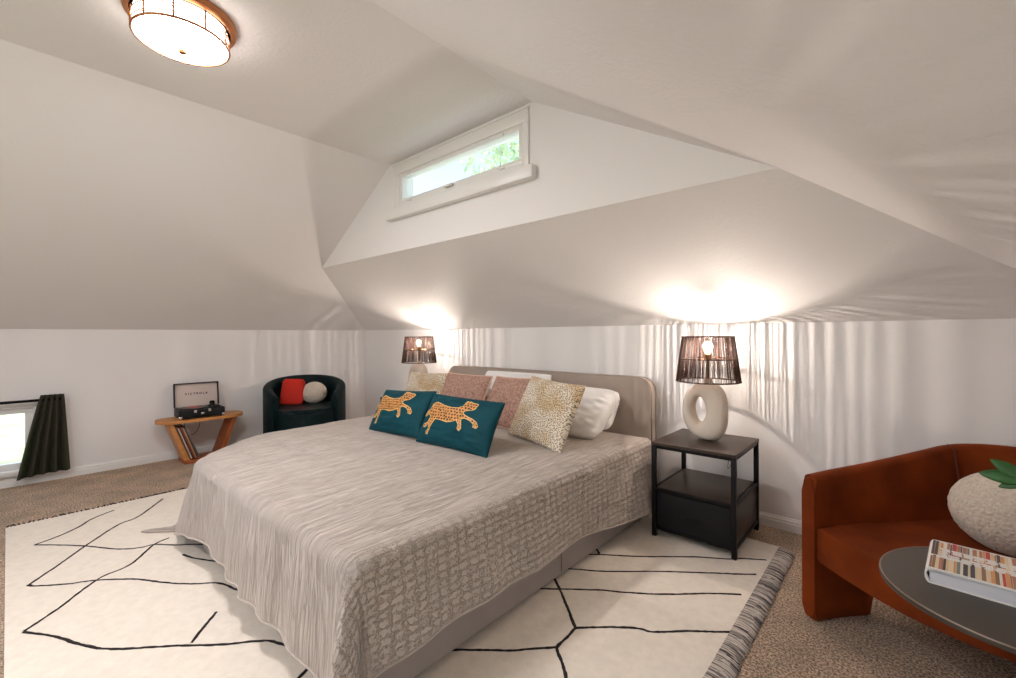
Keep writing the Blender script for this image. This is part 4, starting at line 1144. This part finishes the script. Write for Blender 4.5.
pl = thing('potted_plant', 'green lobed plant leaning in over the round boucle cushion', 'plant', (5.475, -1.42, .50))
lathe_obj('pot', [(0, .002), (.035, .002), (.048, .04), (.050, .10), (.036, .15), (.030, .17), (.034, .18), (.028, .18), (.026, .15), (0, .148)], M['pot'], pl, 32)
def leaf(parent, base, lobes, nrm):
    # one deeply lobed leaf: pointed lobes fanning out from the stalk end
    bm = bmesh.new(); n = Vector(nrm).normalized(); base = Vector(base)
    for d, L, wd in lobes:
        t = Vector(d).normalized(); sd = t.cross(n).normalized()
        rows = []
        for k in range(13):
            q = k / 12; hw = wd * (math.sin(PI * min(1, q * .92 + .06)) ** .75) * (1 - .25 * q)
            c = base + t * (L * q) - n * (.22 * L * q * q)
            if k == 12: hw = .0004
            rows.append([bm.verts.new(c + sd * hw * e - n * abs(e) * hw * .25) for e in (-1, -.5, 0, .5, 1)])
        for a0, b0 in zip(rows, rows[1:]):
            for i in range(4): bm.faces.new((a0[i], a0[i + 1], b0[i + 1], b0[i]))
    o = bm_obj('leaf', bm, M['leafgreen'], parent, True)
    so = o.modifiers.new('thick', 'SOLIDIFY'); so.thickness = .0012
for p1, lobes, nrm in (
        ((-.130, .0, .300), (((-1, 0, .10), .085, .020), ((-.72, .06, .50), .078, .018), ((-.85, -.04, -.36), .055, .014), ((.1, .1, .8), .06, .014)), (-.2, -.8, .5)),
        ((.05, .03, .36), (((1, .2, .2), .10, .02), ((.8, .7, .1), .09, .018), ((.8, -.6, .2), .09, .018)), (0, -.3, 1)),
        ((.0, .07, .39), (((0, 1, .2), .10, .02), ((.7, .8, .1), .09, .018), ((-.3, .8, .4), .07, .016)), (0, -.5, .8)),
        ((.02, -.05, .30), (((.1, -1, .1), .08, .018), ((.7, -.7, .1), .07, .016), ((.5, -1, .3), .06, .016)), (0, .2, 1))):
    tube_obj('stalk', crom([(0, 0, .15), (p1[0] * .4, p1[1] * .4, .15 + (p1[2] - .15) * .7), p1], 6), .0028, M['leafgreen'], pl, 6)
    leaf(pl, p1, lobes, nrm)

# ------------------------------------------------------------------ light, world, camera
wd = bpy.data.worlds.new('sky'); SC.world = wd; wd.use_nodes = True
nt = wd.node_tree; nt.nodes.clear()
sky = nt.nodes.new('ShaderNodeTexSky'); sky.sky_type = 'NISHITA'; sky.sun_disc = False
sky.sun_elevation = math.radians(50); sky.sun_rotation = math.radians(200)
bg = nt.nodes.new('ShaderNodeBackground'); bg.inputs[1].default_value = .36
ow = nt.nodes.new('ShaderNodeOutputWorld')
hz = nt.nodes.new('ShaderNodeHueSaturation'); hz.inputs['Saturation'].default_value = .7
nt.links.new(sky.outputs[0], hz.inputs['Color']); nt.links.new(hz.outputs[0], bg.inputs[0]); nt.links.new(bg.outputs[0], ow.inputs[0])
sl = bpy.data.lights.new('sun', 'SUN'); sl.energy = 6; sl.angle = .01; sl.color = (1, .96, .9)
so_ = bpy.data.objects.new('sun', sl); COL.objects.link(so_)
so_.rotation_euler = Vector((-.03, .05, -1)).to_track_quat('-Z', 'Y').to_euler()

cam = bpy.data.cameras.new('camera'); co = bpy.data.objects.new('camera', cam); COL.objects.link(co)
cam.sensor_width = 36; cam.lens = 445 / 1016 * 36; cam.shift_y = -4.4 / 1016; cam.clip_start = .05
yaw = math.radians(41.6448); th = math.atan(-.005)
Fv = Vector((-math.sin(yaw), math.cos(yaw), 0)); Rv = Vector((math.cos(yaw), math.sin(yaw), 0)); Uv = Vector((0, 0, 1))
cx_ = Rv * math.cos(th) + Uv * math.sin(th); cy_ = Uv * math.cos(th) - Rv * math.sin(th)
cx_ = Rv * math.cos(th) + Uv * math.sin(th)
m3 = Matrix((cx_, cy_, -Fv)).transposed()
co.matrix_world = Matrix.Translation((5.126, -3.018, 1.15)) @ m3.to_4x4()
SC.camera = co
SC.cycles.use_denoising = True
SC.cycles.max_bounces = 10; SC.cycles.diffuse_bounces = 8; SC.cycles.transparent_max_bounces = 8
SC.cycles.sample_clamp_indirect = 6
vs_ = SC.view_settings
SC.display_settings.display_device = 'sRGB'
vs_.view_transform = 'Standard'; vs_.look = 'None'; vs_.gamma = 1; vs_.use_curve_mapping = False; vs_.exposure = 0.45
